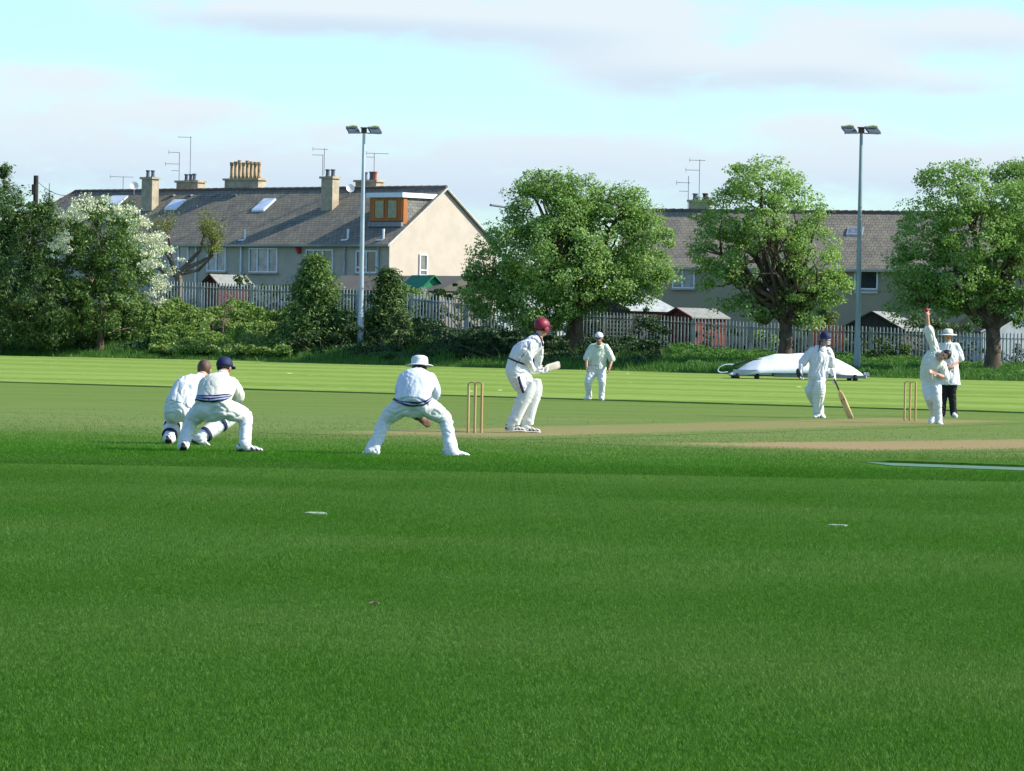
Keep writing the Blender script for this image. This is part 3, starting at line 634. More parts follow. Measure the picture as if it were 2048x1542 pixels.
for k in (0, 1):
    c = ud0+(ud1-ud0)*(.30+.40*k); hw_ = (ud1-ud0)*.135; f = MB(); z0_, z1_ = zd0+.45, zt-.2
    for a, b, c1, d1 in ((c-hw_-.05, c+hw_+.05, z0_-.05, z0_), (c-hw_-.05, c+hw_+.05, z1_, z1_+.05), (c-hw_-.05, c-hw_, z0_, z1_), (c+hw_, c+hw_+.05, z0_, z1_)): f.box(A.w((a+b)/2, vd-.11, (c1+d1)/2), (b-a, .05, d1-c1), A.ax)
    wf = f.to('window', M_ORANGE, dm); MB().box(A.w(c, vd-.1, (z0_+z1_)/2), (hw_*2, .02, z1_-z0_), A.ax).to('pane', M_GLG, wf)
MB().box(A.w((ud0+ud1)/2+.02, (vd+W/2)/2-.25, zt+.10), (ud1-ud0+.3, W/2-vd-.0, .26), A.ax).to('dormer_roof', M_WHITE, dm)
bx = A.onfront(598, 498); MB().ell(A.w(bx[0], -.12, bx[2]+.1), (.16, .1, .22), A.ax).ell(A.w(bx[0]+.1, -.12, bx[2]-.12), (.13, .1, .16), A.ax).to('alarm_box', mat('red_plastic', (.5, .03, .02), None, 9), th1)

# ---- right terrace
D2 = 236.; T2 = RAD(17); B2 = Frame(P(1560, 529, D2), T2); z2E = P(1700, 531, 233.5)[2]
r0 = Pl(1306, 423, B2.w(0, 3.6, 0), B2.n); z2R = r0[2]
uA = B2.onfront(1230, 560)[0]; uB = B2.onfront(2180, 560)[0]
th2 = root('terraced_house', B2.w((uA+uB)/2, 3.5, 0), 'brown harled terrace with slate roof half hidden behind the round trees', 'house')
W2 = 7.4; s2 = (z2R-z2E)/(W2/2)
MB().add([B2.w(uA, 0, -1), B2.w(uB, 0, -1), B2.w(uB, 0, z2E), B2.w(uA, 0, z2E), B2.w(uA, W2, -1), B2.w(uB, W2, -1), B2.w(uB, W2, z2E), B2.w(uA, W2, z2E), B2.w(uA, W2/2, z2R-.1), B2.w(uB, W2/2, z2R-.1)],
         [[0, 1, 2, 3], [5, 4, 7, 6], [4, 0, 3, 8, 7], [1, 5, 6, 9, 2]]).to('wall', M_WALL2, th2)
SL2 = slate('brown_slate_roof', B2.u, (.215, .197, .160), (.188, .173, .145), .25)
V = [B2.w(u, v, z) for dz in (0, -.1) for (u, v, z) in ((uA-.2, -.3, z2E-.3*s2+.05+dz), (uB+.2, -.3, z2E-.3*s2+.05+dz), (uB+.2, W2/2, z2R+.05+dz), (uA-.2, W2/2, z2R+.05+dz), (uB+.2, W2+.3, z2E-.3*s2+.05+dz), (uA-.2, W2+.3, z2E-.3*s2+.05+dz))]
rf2 = MB().add(V, [[0, 1, 2, 3], [3, 2, 4, 5], [9, 8, 7, 6], [11, 10, 8, 9], [0, 6, 7, 1], [1, 7, 8, 2], [2, 8, 10, 4], [4, 10, 11, 5], [5, 11, 9, 3], [3, 9, 6, 0]]).to('roof', SL2, th2)
mb = MB(); n = 56
for k in range(n):
    a = uA+(uB-uA)*k/n; b = uA+(uB-uA)*(k+.95)/n; mb.tube([B2.w(a, W2/2, z2R+.07), B2.w(b, W2/2, z2R+.10)], .09, 8)
mb.to('ridge_tiles', bpy.data.materials['ridge'], rf2)
MB().box(B2.w((uA+uB)/2, -.36, z2E-.3*s2), (uB-uA, .12, .13), B2.ax).to('gutter', mat('pale_gutter', (.45, .42, .34), None, 3), th2)
for (x0, x1, y0, y1, mu, gm, tr) in [(1345, 1390, 532, 577, (.46,), M_GLN, ()), (1709, 1756, 540, 579, (), M_GLD, ()), (1832, 1872, 552, 592, (.5,), M_GLD, ()), (1500, 1545, 536, 580, (.5,), M_GLN, ()), (1960, 2000, 552, 592, (.5,), M_GLD, ())]:
    ym = (y0+y1)/2; u0 = B2.onfront(x0, ym)[0]; u1 = B2.onfront(x1, ym)[0]; z1 = B2.onfront((x0+x1)/2, y0)[2]; z0 = B2.onfront((x0+x1)/2, y1)[2]; window(B2, th2, u0, u1, z0, z1, mu, gm, tr)
u0 = B2.onfront(1709, 580)[0]; u1 = B2.onfront(1756, 580)[0]; zz = B2.onfront(1732, 583)[2]; MB().box(B2.w((u0+u1)/2, -.06, zz), (u1-u0, .08, .18), B2.ax).to('window_panel', M_WHITE, th2)
rn2 = nrm(B2.n*s2+np.array([0, 0, 1.])); a = B2.inv(Pl(1692, 472, B2.w(0, 0, z2E+.05), rn2)); b = B2.inv(Pl(1700, 457, B2.w(0, 0, z2E+.05), rn2))
s = slopebox('skylight', B2, rf2, a[0], a[0]+.85, a[1], b[1], .1, M_GREY, 0, s2, z2E+.05); slopebox('pane', B2, s, a[0]+.08, a[0]+.77, a[1]+.08, b[1]-.06, .012, M_GLN, .1, s2, z2E+.05)
a = B2.inv(Pl(1398, 423, B2.w(0, W2/2, 0), B2.n)); zt = B2.inv(Pl(1392, 404, B2.w(0, W2/2, 0), B2.n))[2]
chimney(B2, th2, a[0], W2/2+.3, 1.15, .6, z2R-1, zt, [(-.3, 0), (.25, 0)], [M_POTG, M_BRNR], .36, .15)
for px, p0, p1, bo in [(1376, 420, 352, [(.8, .65, .1, 5), (.55, .5, 0, 4)]), (1398, 405, 319, [(.98, .55, .3, 5), (.75, .75, 0, 6)])]:
    p = Pl(px, p0, B2.w(0, W2/2+.3, 0), B2.n); q = Pl(px, p1, B2.w(0, W2/2+.3, 0), B2.n); aerial(th2, p, q[2]-p[2], bo)

# ------------------------------------------------------------------ sheds, garage, trellis (gardens behind the fence)
def shed(label, pxl, pxr, py_ap, py_eave, d, depth, mw, mr, th, cat='shed', wtop=None, name='garden_shed', ov=.12, door=False):
    """gable facing the camera at depth d, roof running away for depth m, turned by th"""
    ap = P((pxl+pxr)/2, py_ap, d); el = P(pxl, py_eave, d); er = P(pxr, py_eave, d); fr = Frame((el+er)/2, th); hw = np.linalg.norm((er-el)[:2])/2/max(.3, math.cos(th)); ze = (el[2]+er[2])/2; za = ap[2]
    zg = float(hz(ap[0], d))-.3; r = root(name, fr.w(0, depth/2, zg), label, cat)
    q = hw-.1; zq = ze-.02
    V = [fr.w(u, v, z) for v in (0, depth) for (u, z) in ((-q, zg), (q, zg), (q, zq), (0, za-.08), (-q, zq))]
    MB().add(V, [[0, 1, 2, 3, 4], [9, 8, 7, 6, 5], [1, 6, 7, 2], [5, 0, 4, 9]]).to('wall', mw, r)
    V = []
    for v in (-ov, depth+ov):
        for (u, z) in ((-hw-.08, ze-.06), (0, za), (hw+.08, ze-.06)): V += [fr.w(u, v, z), fr.w(u, v, z-.07)]
    MB().add(V, [[0, 6, 8, 2], [2, 8, 10, 4], [1, 3, 9, 7], [3, 5, 11, 9], [0, 2, 3, 1], [2, 4, 5, 3], [6, 7, 9, 8], [8, 9, 11, 10], [0, 1, 7, 6], [4, 10, 11, 5]]).to('roof', mr, r)
    mb = MB()
    for s_ in (-1, 1): mb.tube([fr.w(s_*(hw+.08), -ov-.03, ze-.09), fr.w(0, -ov-.03, za-.03)], .045, 5)
    mb.to('barge_board', mw, r)
    if door: MB().box(fr.w(0, -.03, (zg+za)/2-.2), (hw*.9, .05, za-zg-1), fr.ax).to('door', M_DARK, r)
    return r
shed('small maroon shed with pale felt roof behind left fence stretch', 404, 440, 548, 567, 232.5, 2.6, M_BRNR, M_FELT, RAD(38))
shed('bright green summerhouse with steep gable beside the cream gable wall', 843, 889, 550, 574, 233, 2.2, M_GREEN, M_GREEN, RAD(-30), 'summerhouse', name='summerhouse', door=True)
shed('red gabled shed with pale roof behind fence between two round trees', 1328, 1384, 615, 631, 224.5, 2.8, M_RED, M_FELT, RAD(42))
shed('wide black timber shed with shallow grey roof by right floodlight mast', 1684, 1806, 622, 656, 220, 3.6, M_DARK, mat('weathered_sheet', (.30, .30, .27), (.20, .21, .19), 5, .8), RAD(22))
shed('pale corrugated roofed outhouse under the biggest round tree', 1150, 1260, 588, 616, 224, 4, M_DARK, mat('white_corrugated', (.40, .42, .39), (.26, .28, .27), 3, .6), RAD(38), 'outhouse', name='outhouse')
shed('white walled outbuilding with dark roof behind rightmost tree trunk', 1960, 2120, 618, 662, 217, 5, mat('whitewash', (.55, .57, .57), None, 3), M_DARK, RAD(-16), 'outbuilding', name='outbuilding')
# low lean-to garage below the left house
gp0 = P(640, 549, 238); gp1 = P(880, 551, 232); r = root('garage', (gp0+gp1)/2*[1, 1, 0]+[0, 0, 1], 'long low grey flat walled garage in front of cream gable house', 'garage')
E_ = nrm((gp1-gp0)*[1, 1, 0]); N_ = np.array([-E_[1], E_[0], 0]); zt = gp0[2]; V = []
for q in (0, 4.): V += [gp0*[1, 1, 0]+N_*q+[0, 0, 1], gp1*[1, 1, 0]+N_*q+[0, 0, 1], gp1*[1, 1, 0]+N_*q+[0, 0, zt-.75], gp0*[1, 1, 0]+N_*q+[0, 0, zt-.75]]
MB().add(V, [[0, 1, 2, 3], [5, 4, 7, 6], [1, 5, 6, 2], [4, 0, 3, 7]]).to('wall', mat('garage_wall', (.22, .20, .16), None, 2), r)
V = [gp0*[1, 1, 0]-N_*.2-E_*.1+[0, 0, zt-.82], gp1*[1, 1, 0]-N_*.2+E_*.1+[0, 0, zt-.82], gp1*[1, 1, 0]+N_*2+E_*.1+[0, 0, zt], gp0*[1, 1, 0]+N_*2-E_*.1+[0, 0, zt], gp1*[1, 1, 0]+N_*4.2+E_*.1+[0, 0, zt-.82], gp0*[1, 1, 0]+N_*4.2-E_*.1+[0, 0, zt-.82]]
MB().add(V, [[0, 1, 2, 3], [3, 2, 4, 5], [0, 5, 4, 1], [1, 4, 2], [0, 3, 5]]).to('roof', mat('asbestos_roof', (.125, .115, .095), (.105, .098, .082), .8, .95, bump=.2), r)
def trellis(label, x0, x1, y0, y1, d, mm, n, k, name='trellis', wd=.045):
    a = P(x0, y0, d); b = P(x1, y1, d); mb = MB(); zt = a[2]; zb = b[2]
    for i in range(n+1): x = a[0]+(b[0]-a[0])*i/n; mb.box((x, d, (zt+zb)/2), (wd, .03, zt-zb))
    for j in range(k+1): z = zb+(zt-zb)*j/k; mb.box(((a[0]+b[0])/2, d-.031, z), (b[0]-a[0], .03, wd))
    r = root(name, ((a[0]+b[0])/2, d, zb), label, 'trellis'); mb.to('lattice', mm, r)
    for x in (a[0]-.07, b[0]+.07): MB().box((x, d, (zt+zb)/2-.3), (.09, .09, zt-zb+.7)).to('post', mm, r)
TRW = mat('pale_trellis', (.55, .47, .36), None, 4)
trellis('pale wooden square trellis behind fence beside the biggest tree', 1212, 1268, 632, 680, fdep(1240)+.8, TRW, 8, 6)
trellis('red lattice panel behind the helmeted batsman at right wicket', 1628, 1683, 655, 694, fdep(1655)+.6, mat('terracotta_paint', (.62, .13, .07), None, 4), 7, 5, wd=.10)
p = P(822, 590, 222)
# ------------------------------------------------------------------ palisade fence: bays of pales, rails, posts
fx = np.arange(P(300, 600, fdep(300))[0], P(2120, 660, fdep(2120))[0], .158)
fl = root('palisade_fence', (0, yf(0), float(ftop(0)-1.8)), 'galvanised steel palisade fence with rounded pale tops along the bank', 'fence')
bay = 17; i = 0; kk = 0
while i < len(fx)-2:
    xs_ = fx[i:i+bay]; mb = MB()
    for x in xs_:
        y = yf(x); zt = float(ftop(x))+rng.normal(0, .008); zb = zt-1.85; wd = .034
        if rng.random() < .02: zt -= .12
        V = []
        for yy_ in (y, y+.022):
            for (dx, z) in ((-wd, zb), (wd, zb), (wd, zt-.06), (wd*.55, zt), (-wd*.55, zt), (-wd, zt-.06)): V.append((x+dx, yy_-(.018 if abs(dx) < wd*.6 else 0), z))
        mb.add(V, [[0, 1, 2, 3, 4, 5], [11, 10, 9, 8, 7, 6]]+[[k, k+6, (k+1) % 6+6, (k+1) % 6] for k in range(6)])
    mb.to('pale_panel', M_FENCE, fl)
    a, b = xs_[0], fx[min(i+bay, len(fx)-1)]
    for dz in (-.26, -1.45): MB().tube([(a, yf(a)+.05, ftop(a)+dz), (b, yf(b)+.05, ftop(b)+dz)], .028, 6).to('rail', M_FENCE, fl)
    MB().box((a-.079, yf(a)+.1, ftop(a)-1.0), (.1, .06, 1.9)).to('post', M_FENCE, fl)
    i += bay

# ------------------------------------------------------------------ floodlight masts
def mastlight(pxb, pyb, pxt, pyt, label, white):
    b = Gs(pxb, pyb); d = b[1]; t = P(pxt, pyt, d); r = root('floodlight_mast', b, label, 'floodlight', 'floodlight masts along the boundary')
    h = t[2]-b[2]; x, y, z = b
    MB().lathe((x, y, z-.2), (0, 0, 1), [(.16, 0), (.155, .35), (.15, 1.75), (.125, 1.8), (.10, h*.55), (.07, h*.985+.2), (.06, h+.2)], 14).to('pole', M_GALV if not white else mat('pole_steel_pale', (.48, .55, .60), (.38, .44, .49), 1.5, .45, metal=.2, ms=(3, 3, .5)), r)
    MB().lathe((x, y, z-.15), (0, 0, 1), [(.19, 0), (.19, .3), (.165, .34)], 14).to('base_collar', M_DARK, r)
    z = t[2]; hb = MB().box((x, y, z+.02), (.26, .2, .24)).tube([(x-.75, y-.05, z-.12), (x-.2, y, z-.1), (x, y, z-.08), (x+.2, y, z-.1), (x+.75, y-.05, z-.12)], .028, 6).box((x, y, z+.15), (.34, .26, .05)); hb.to('head_bracket', M_DARK, r)
    for s_ in (-1, 1):
        cx_ = x+s_*.52; A_ = [nrm([1, 0, -.0]), nrm([0, .72, -.69]), nrm([0, .69, .72])]
        sh = .14
        V = [(cx_-.26-sh*.5-.03, y+.22, z+.12), (cx_+.24-sh*.5-.0, y+.22, z+.12), (cx_+.26+sh*.5, y-.18, z-.14), (cx_-.26+sh*.5, y-.18, z-.14)]
        V2 = [tuple(np.array(v)+[0, .06, .11]) for v in V]
        lm = MB().add(V+V2, [[0, 1, 2, 3], [7, 6, 5, 4], [0, 4, 5, 1], [1, 5, 6, 2], [2, 6, 7, 3], [3, 7, 4, 0]]).to('lamp_housing', mat('lamp_body', (.10, .12, .13), None, 5, .4), r)
        Vi = [np.array(v)*.88+np.mean(np.array(V), 0)*.12-[0, .012, .012] for v in V]
        MB().add(Vi+[v+[0, .008, .006] for v in Vi], [[0, 1, 2, 3], [7, 6, 5, 4], [0, 4, 5, 1], [1, 5, 6, 2], [2, 6, 7, 3], [3, 7, 4, 0]]).to('lamp_glass', glass('lamp_glass', (.16, .22, .22), (.25, .30, .28), 3), lm)
        MB().tube([(cx_-.2, y+.1, z+.2), (cx_, y+.12, z+.24), (cx_+.2, y+.1, z+.2)], .05, 6).to('gear_cover', mat('mossy_metal', (.42, .44, .20), None, 8), lm)
mastlight(719, 5.2, 727, 262, 'tall pale floodlight mast with twin lamps in front of left terrace', True)
mastlight(1713, 4.0, 1721.5, 262, 'tall grey floodlight mast with twin lamps behind the rolling cover', False)

# telegraph pole
p = P(71, 420, 236); p[2] = 1.5; r = root('telegraph_pole', p, 'dark wooden telegraph pole rising behind the dark conifer on far left', 'utility pole')
tp = P(71, 351, 236)[2]; MB().tube([p, (p[0], p[1], tp)], [.17, .13], 10).to('pole', mat('creosoted_wood', (.05, .035, .03), None, 4), r); MB().box((p[0]-.08, p[1]-.2, tp-.75), (.22, .25, .55)).to('junction_box', M_DARK, r)
q = A.w(ul, W/2, zR-.1); mb = MB(); pts = [np.array([p[0], p[1], tp-.25])*(1-t)+q*t-np.array([0, 0, .35*4*t*(1-t)]) for t in np.linspace(0, 1, 9)]; mb.tube(pts, .018, 4); mb.to('overhead_wire', M_DARK, r)

# ------------------------------------------------------------------ vegetation
L_TREE = leafmat('tree_leaf', [(.085, .18, .034), (.165, .31, .06), (.27, .43, .12), (.46, .58, .34)], .5)
L_TREE2 = leafmat('tree_leaf_bright', [(.10, .21, .036), (.20, .35, .065), (.31, .47, .14), (.50, .62, .36)], .5)
L_CON = leafmat('conifer_leaf', [(.02, .055, .014), (.05, .11, .026), (.10, .175, .04), (.18, .26, .08)], .22)
L_CON2 = leafmat('conifer_leaf_bright', [(.035, .09, .02), (.085, .165, .034), (.15, .25, .055), (.25, .35, .11)], .28)
L_DARK = leafmat('ivy_leaf', [(.012, .032, .010), (.028, .068, .016), (.06, .12, .03)], .2)
L_BRAM = leafmat('bramble_leaf', [(.06, .13, .022), (.14, .25, .04), (.24, .36, .07), (.38, .42, .18)], .4)
L_HEDGE = leafmat('hedge_leaf', [(.015, .045, .010), (.04, .095, .015), (.14, .20, .03)], .35)
L_BLOS = leafmat('blossom', [(.50, .53, .38), (.68, .70, .55), (.82, .83, .74)], .3)
L_YEL = leafmat('young_leaf', [(.10, .15, .03), (.19, .24, .05), (.30, .32, .10)], .45)
def lob(px, py, rx, ry, d, dd=0, rd=None):
    S = F/d; return (P(px, py, d+dd), (rx/S, (rd if rd else rx/S*.8), ry/S))
def leafobj(name, arr, mm, par=None, **kw): return mk(name, arr[0], arr[1], mm, par, **kw)
def joinarr(*arrs):
    V = []; Fc = []; n = 0
    for v, f in arrs: V.append(v); Fc.append(f+n); n += len(v)
    return np.concatenate(V), np.concatenate(Fc)
def tree(label, base, d, lobes, fork, r0, mm, dens=9, per=80, cr=.5, L=.125, W=.078, loose=(), group=None, tipn=9, name='broadleaf_tree', wig=.3, extra=None, inner=.55):
    r = root(name, base, label, 'tree', group); mb = MB(); tips = []
    Lb = [lob(*l[:4], d, l[4] if len(l) > 4 else 0) for l in lobes]
    for c, rr in Lb:
        for k in range(max(1, tipn//len(Lb)+1)): tips.append(c+rdir(1)[0]*np.array(rr)*.55)
    f = P(*fork, base[1]); limbs(mb, base, tips, r0, f, .035, wig); 
    for (x, y) in [(fork[0]-14, fork[1]-38), (fork[0]+16, fork[1]-34)]:
        mb.tube([f-[0, 0, .25], (f+P(x, y, base[1]))/2+[0, .1, 0], P(x, y, base[1]), P(x+(x-fork[0])*.9, y-42, base[1])], [r0*.62, r0*.5, r0*.34, r0*.15], 8)
    if extra: extra(mb, f)
    mb.to('trunk', M_BARK, r, smooth=True)
    arr = crown(Lb, dens, per, cr, L, W, inner)
    if loose: arr = joinarr(arr, crown([lob(*l[:4], d, l[4] if len(l) > 4 else 0) for l in loose], dens*.45, int(per*.6), cr*.8, L, W, .3))
    leafobj('crown', arr, mm, r); return r
b1 = Gs(1143, 7.0)
tree('broadest round crowned tree between the two terraces, trunk behind fielder', b1, b1[1], [(1100, 430, 85, 80), (1170, 400, 60, 40), (1030, 520, 95, 85, 0), (1120, 520, 110, 100, -1), (1220, 470, 90, 85, .5), (1290, 500, 62, 80), (985, 580, 65, 55), (1075, 610, 90, 50, -1), (1180, 570, 90, 60, -.5), (1265, 560, 60, 50), (1085, 375, 55, 32), (1240, 410, 50, 35)],
     (1150, 628), .42, L_TREE, dens=19, per=125, cr=.62, loose=((1250, 420, 70, 45), (955, 610, 40, 50), (1000, 560, 80, 90), (1310, 560, 50, 55), (1120, 400, 120, 70)), tipn=14, group='round crowned trees along the bank')
b2 = Gs(1566, 7.0)
def ex2(mb, f):
    for k in range(14):
        a = f+np.array([rng.uniform(-.4, .3), -.3+rng.uniform(-.3, .3), rng.uniform(.3, 1.5)]); e = P(rng.uniform(1485, 1590), rng.uniform(430, 560), b2[1]-1.2+rng.uniform(-.5, .8)); mm_ = (a+e)/2+rng.normal(size=3)*.3
        mb.tube([a, (a+mm_)/2, mm_, e], [.09, .075, .055, .02], 5)
tree('open crowned round tree showing its many bare limbs, behind the rolling cover', b2, b2[1], [(1520, 375, 75, 52), (1460, 430, 62, 60, .5), (1580, 430, 60, 65, .5), (1440, 500, 55, 55), (1445, 575, 48, 48), (1620, 520, 58, 75), (1655, 580, 45, 34), (1600, 590, 48, 50), (1500, 470, 45, 40, 1.8), (1530, 450, 40, 40, -.9), (1470, 540, 30, 34, -.8), (1590, 510, 26, 40, -.9), (1500, 620, 45, 26), (1610, 630, 40, 26)],
     (1572, 648), .33, L_TREE2, dens=16, per=115, cr=.56, loose=((1540, 350, 85, 35), (1620, 430, 36, 60), (1420, 480, 50, 80), (1680, 575, 30, 30), (1520, 520, 80, 70, 1.0)), tipn=22, group='round crowned trees along the bank', extra=ex2)
b3 = Gs(1983, 7.0)
tree('round tree with forked pale trunk behind the umpire near right edge', b3, b3[1], [(1915, 385, 70, 60), (1860, 470, 70, 60), (1950, 470, 90, 80, -.6), (2030, 430, 70, 80), (1830, 540, 60, 50), (1910, 560, 80, 60, -.5), (2020, 550, 80, 70), (1815, 590, 34, 34), (1880, 600, 50, 28), (2040, 625, 40, 30), (2090, 500, 70, 100)],
     (1985, 655), .36, L_TREE, dens=18, per=120, cr=.60, loose=((1900, 350, 80, 40), (1850, 430, 60, 60), (1800, 600, 30, 50), (1960, 620, 60, 30)), tipn=14, group='round crowned trees along the bank')
b4 = onG(P(2062, 700, 226)[0], 223.5)
tree('taller round tree rising at the right edge behind another crown', b4, 224, [(2020, 355, 45, 36, 1), (2065, 370, 70, 55, 1), (2075, 460, 90, 80, 1)], (2070, 600), .32, L_TREE, dens=16, per=115, cr=.58, loose=((2035, 340, 50, 26, 1),), tipn=8)
# dense dark conifers at the far left
def conifer(label, base, d, lobes, mm, dens=20, per=90, cr=.45, L=.20, W=.055, name='conifer', group=None, tipn=6, loose=()):
    r = root(name, base, label, 'tree' if name == 'conifer' else 'shrub', group); Lb = [lob(*l[:4], d, l[4] if len(l) > 4 else 0) for l in lobes]
    top = max(Lb, key=lambda q: q[0][2]); mb = MB(); mb.tube([base-[0, 0, .3], base*.5+top[0]*.5, top[0]], [.2, .13, .04], 8)
    for c, rr in Lb:
        for k in range(3): mb.tube([np.array([base[0]*.6+c[0]*.4, base[1], c[2]-.6]), c+rdir(1)[0]*np.array(rr)*.6], [.05, .015], 5)
    mb.to('trunk', M_BARK, r); arr = crown(Lb, dens, per, cr, L, W, .6, up=.1, squash=.8)
    if loose: arr = joinarr(arr, crown([lob(*l[:4], d, l[4] if len(l) > 4 else 0) for l in loose], dens*.5, int(per*.6), cr*.7, L, W, .3))
    leafobj('crown', arr, mm, r); return r
bl = onG(P(-20, 700, 214)[0], 219)
conifer('dense dark evergreen massed at the left edge', bl, 217, [(10, 430, 75, 60), (-30, 520, 110, 90), (60, 480, 62, 70), (30, 590, 95, 80, -.6), (75, 640, 60, 55, -.5), (-30, 640, 90, 60, -.8), (100, 465, 36, 40)], L_CON, loose=((10, 405, 80, 32), (85, 440, 34, 30)), group='dense evergreens at the left edge')
bl2 = G(200, 708, 180)
conifer('bright leaved evergreen below the white blossom on the left', bl2, bl2[1]+1.5, [(205, 480, 80, 75), (160, 540, 75, 75), (240, 560, 62, 85), (200, 620, 95, 65, -.5), (150, 650, 70, 45, -.5), (260, 640, 42, 50), (115, 600, 50, 70)], L_CON2, loose=((220, 440, 80, 40), (270, 560, 40, 90)), group='dense evergreens at the left edge')
hb = onG(bl2[0]+.2, bl2[1]+3.5)
r = root('hawthorn', hb, 'hawthorn smothered in white blossom above the left evergreen', 'tree'); mb = MB(); Lb = [lob(*l, hb[1]) for l in [(200, 450, 70, 42), (255, 480, 48, 62), (290, 520, 32, 60), (140, 440, 32, 40), (150, 480, 40, 30), (322, 500, 22, 26)]]
limbs(mb, hb, [c for c, _ in Lb], .16, hb+[0, 0, 1.2], .03); mb.to('trunk', M_BARK, r); leafobj('foliage', crown(Lb, 7, 60, .4, .13, .08, .5), L_TREE2, r)
bc = []
for c, rr in Lb:
    n = int(2*rr[0]*rr[2]); d_ = rdir(n); d_[:, 1] = -np.abs(d_[:, 1]); bc += list(c+d_*np.array(rr)*rng.uniform(.85, 1.15, n)[:, None])
bc += [P(x+rng.normal(0, 7), y+rng.normal(0, 7), bl2[1]-1.4-rng.uniform(0, 1)) for x, y in [(128, 432), (140, 424), (150, 414), (160, 408), (172, 402), (183, 400), (192, 405), (150, 428), (140, 445), (165, 420), (180, 415), (200, 415), (215, 408), (230, 418), (245, 410), (258, 420), (268, 425), (280, 432), (283, 445), (290, 460), (296, 472), (300, 485), (290, 500), (298, 510), (306, 520), (310, 535), (296, 530), (288, 518), (318, 480), (328, 475), (334, 488), (340, 495), (302, 545), (310, 560), (300, 575), (308, 585), (270, 445), (255, 440), (275, 465), (285, 480), (222, 425), (130, 458), (160, 436), (118, 485), (128, 492), (134, 478), (112, 492)] for _ in range(2)]
bc += [P(330+rng.normal(0, 14), 560+rng.normal(0, 26)-rng.uniform(0, 60), hb[1]-.5) for _ in range(12)]
bc += [P(120+rng.normal(0, 12), 492+rng.normal(0, 12), hb[1]-5.5) for _ in range(9)]+[P(285+rng.uniform(-18, 45), rng.uniform(470, 610), hb[1]-1.5) for _ in range(40)]
Cq = np.concatenate([np.array(c)+rdir(30)*rng.uniform(.06, .28, (30, 1))*[1.3, 1, .75] for c in bc]); Nq = rdir(len(Cq)); leafobj('blossom', leafarr(Cq, Nq, .11, .10), L_BLOS, r)
# pointed conifers on the bank
def fir(label, pxc, pyb, ptop, halfw, dens, mm, name='conifer', d=None, L=.24):
    b = G(pxc, pyb, 180); d = b[1]; S = F/d; zt = P(pxc, ptop, d)[2]; r = root(name, b, label, 'tree', None); H_ = zt-b[2]
    MB().tube([b-[0, 0, .2], (b[0], b[1], zt-.1)], [.13, .015], 7).to('trunk', M_BARK, r); Cs = []; Ns = []
    n = int(dens)
    for k in range(n):
        t = rng.uniform(0.02, 1)**.85; z = b[2]+H_*t; R_ = (halfw/S)*min(1, (1-t)**.92*1.15)*rng.uniform(.45, 1.12)+.08; a = rng.uniform(0, 6.283); m_ = 46
        u = rng.uniform(.15, 1, m_); x = np.cos(a)*R_*u; y = np.sin(a)*R_*u; dz = .28*R_*u**2*(1.1 if t > .5 else .2)-u*.25*R_
        s_ = .16*(.5+u)
        Cs.append(np.stack([b[0]+x, b[1]+y, z+dz], 1)+rng.normal(size=(m_, 3))*s_[:, None]*[1, 1, .6]); Ns.append(np.stack([np.cos(a)*np.ones(m_)*.6, np.sin(a)*np.ones(m_)*.6, np.ones(m_)*.8], 1)+rng.normal(size=(m_, 3))*.5)
    C = np.concatenate(Cs); N = np.concatenate(Ns); N /= np.linalg.norm(N, axis=1)[:, None]; leafobj('crown', leafarr(C, N, L, .06), mm, r)
fir('pointed evergreen on the bank left of the pale floodlight mast', 628, 690, 518, 88, 820, L_CON2)
fir('small dark pointed evergreen on the bank right of the pale floodlight mast', 775, 680, 545, 58, 420, L_CON)
fir('sparse topped spindly spruce above the evergreen at far left edge', 3, 420+250, 335, 40, 60, L_CON)
fir('thin ragged spruce beside the telegraph pole', 94, 640, 362, 26, 44, L_CON)
# bare pollarded tree behind the fence
pb = P(358, 600, 231); pb[2] = 2.2; r = root('pollarded_tree', pb, 'half bare pollarded tree with yellow young leaves behind the left fence', 'tree'); mb = MB()
fk = P(356, 545, 231); mb.tube([pb, (pb+fk)/2+[.05, 0, 0], fk], [.26, .22, .2], 9)
tipsP = [(300, 545, 318, 520, 325, 470), (385, 520, 400, 500, 410, 465), (330, 520, 342, 500, 335, 462), (375, 535, 420, 515, 425, 480), (340, 555, 312, 535, 306, 500), (345, 530, 330, 500, 310, 480), (372, 548, 398, 540, 428, 508)]
TL = []
for a0, a1, b0, b1_, c0_, c1_ in tipsP:
    q1_, q2_, q3_ = P(a0*.5+356*.5, a1*.5+545*.5, 231), P(b0, b1_, 231+rng.uniform(-.6, .6)), P(c0_, c1_, 231+rng.uniform(-.6, .6))
    mb.tube([fk, q1_, q2_, q3_], [.15, .12, .09, .05], 7)
    for k in range(11):
        e = q3_+[rng.normal(0, .4), rng.normal(0, .4), rng.uniform(.2, 1.0)]; mb.tube([q2_*.3+q3_*.7, e], [.025, .008], 4); TL.append(e); TL.append((e+q3_)/2)
mb.to('trunk', M_TWIG, r); TL = np.array([t for t in TL]); C = np.concatenate([t+rng.normal(size=(22 if t[0] > fk[0]+.5 else 8, 3))*.16 for t in TL]); leafobj('foliage', leafarr(C, rdir(len(C)), .12, .07), L_YEL, r)
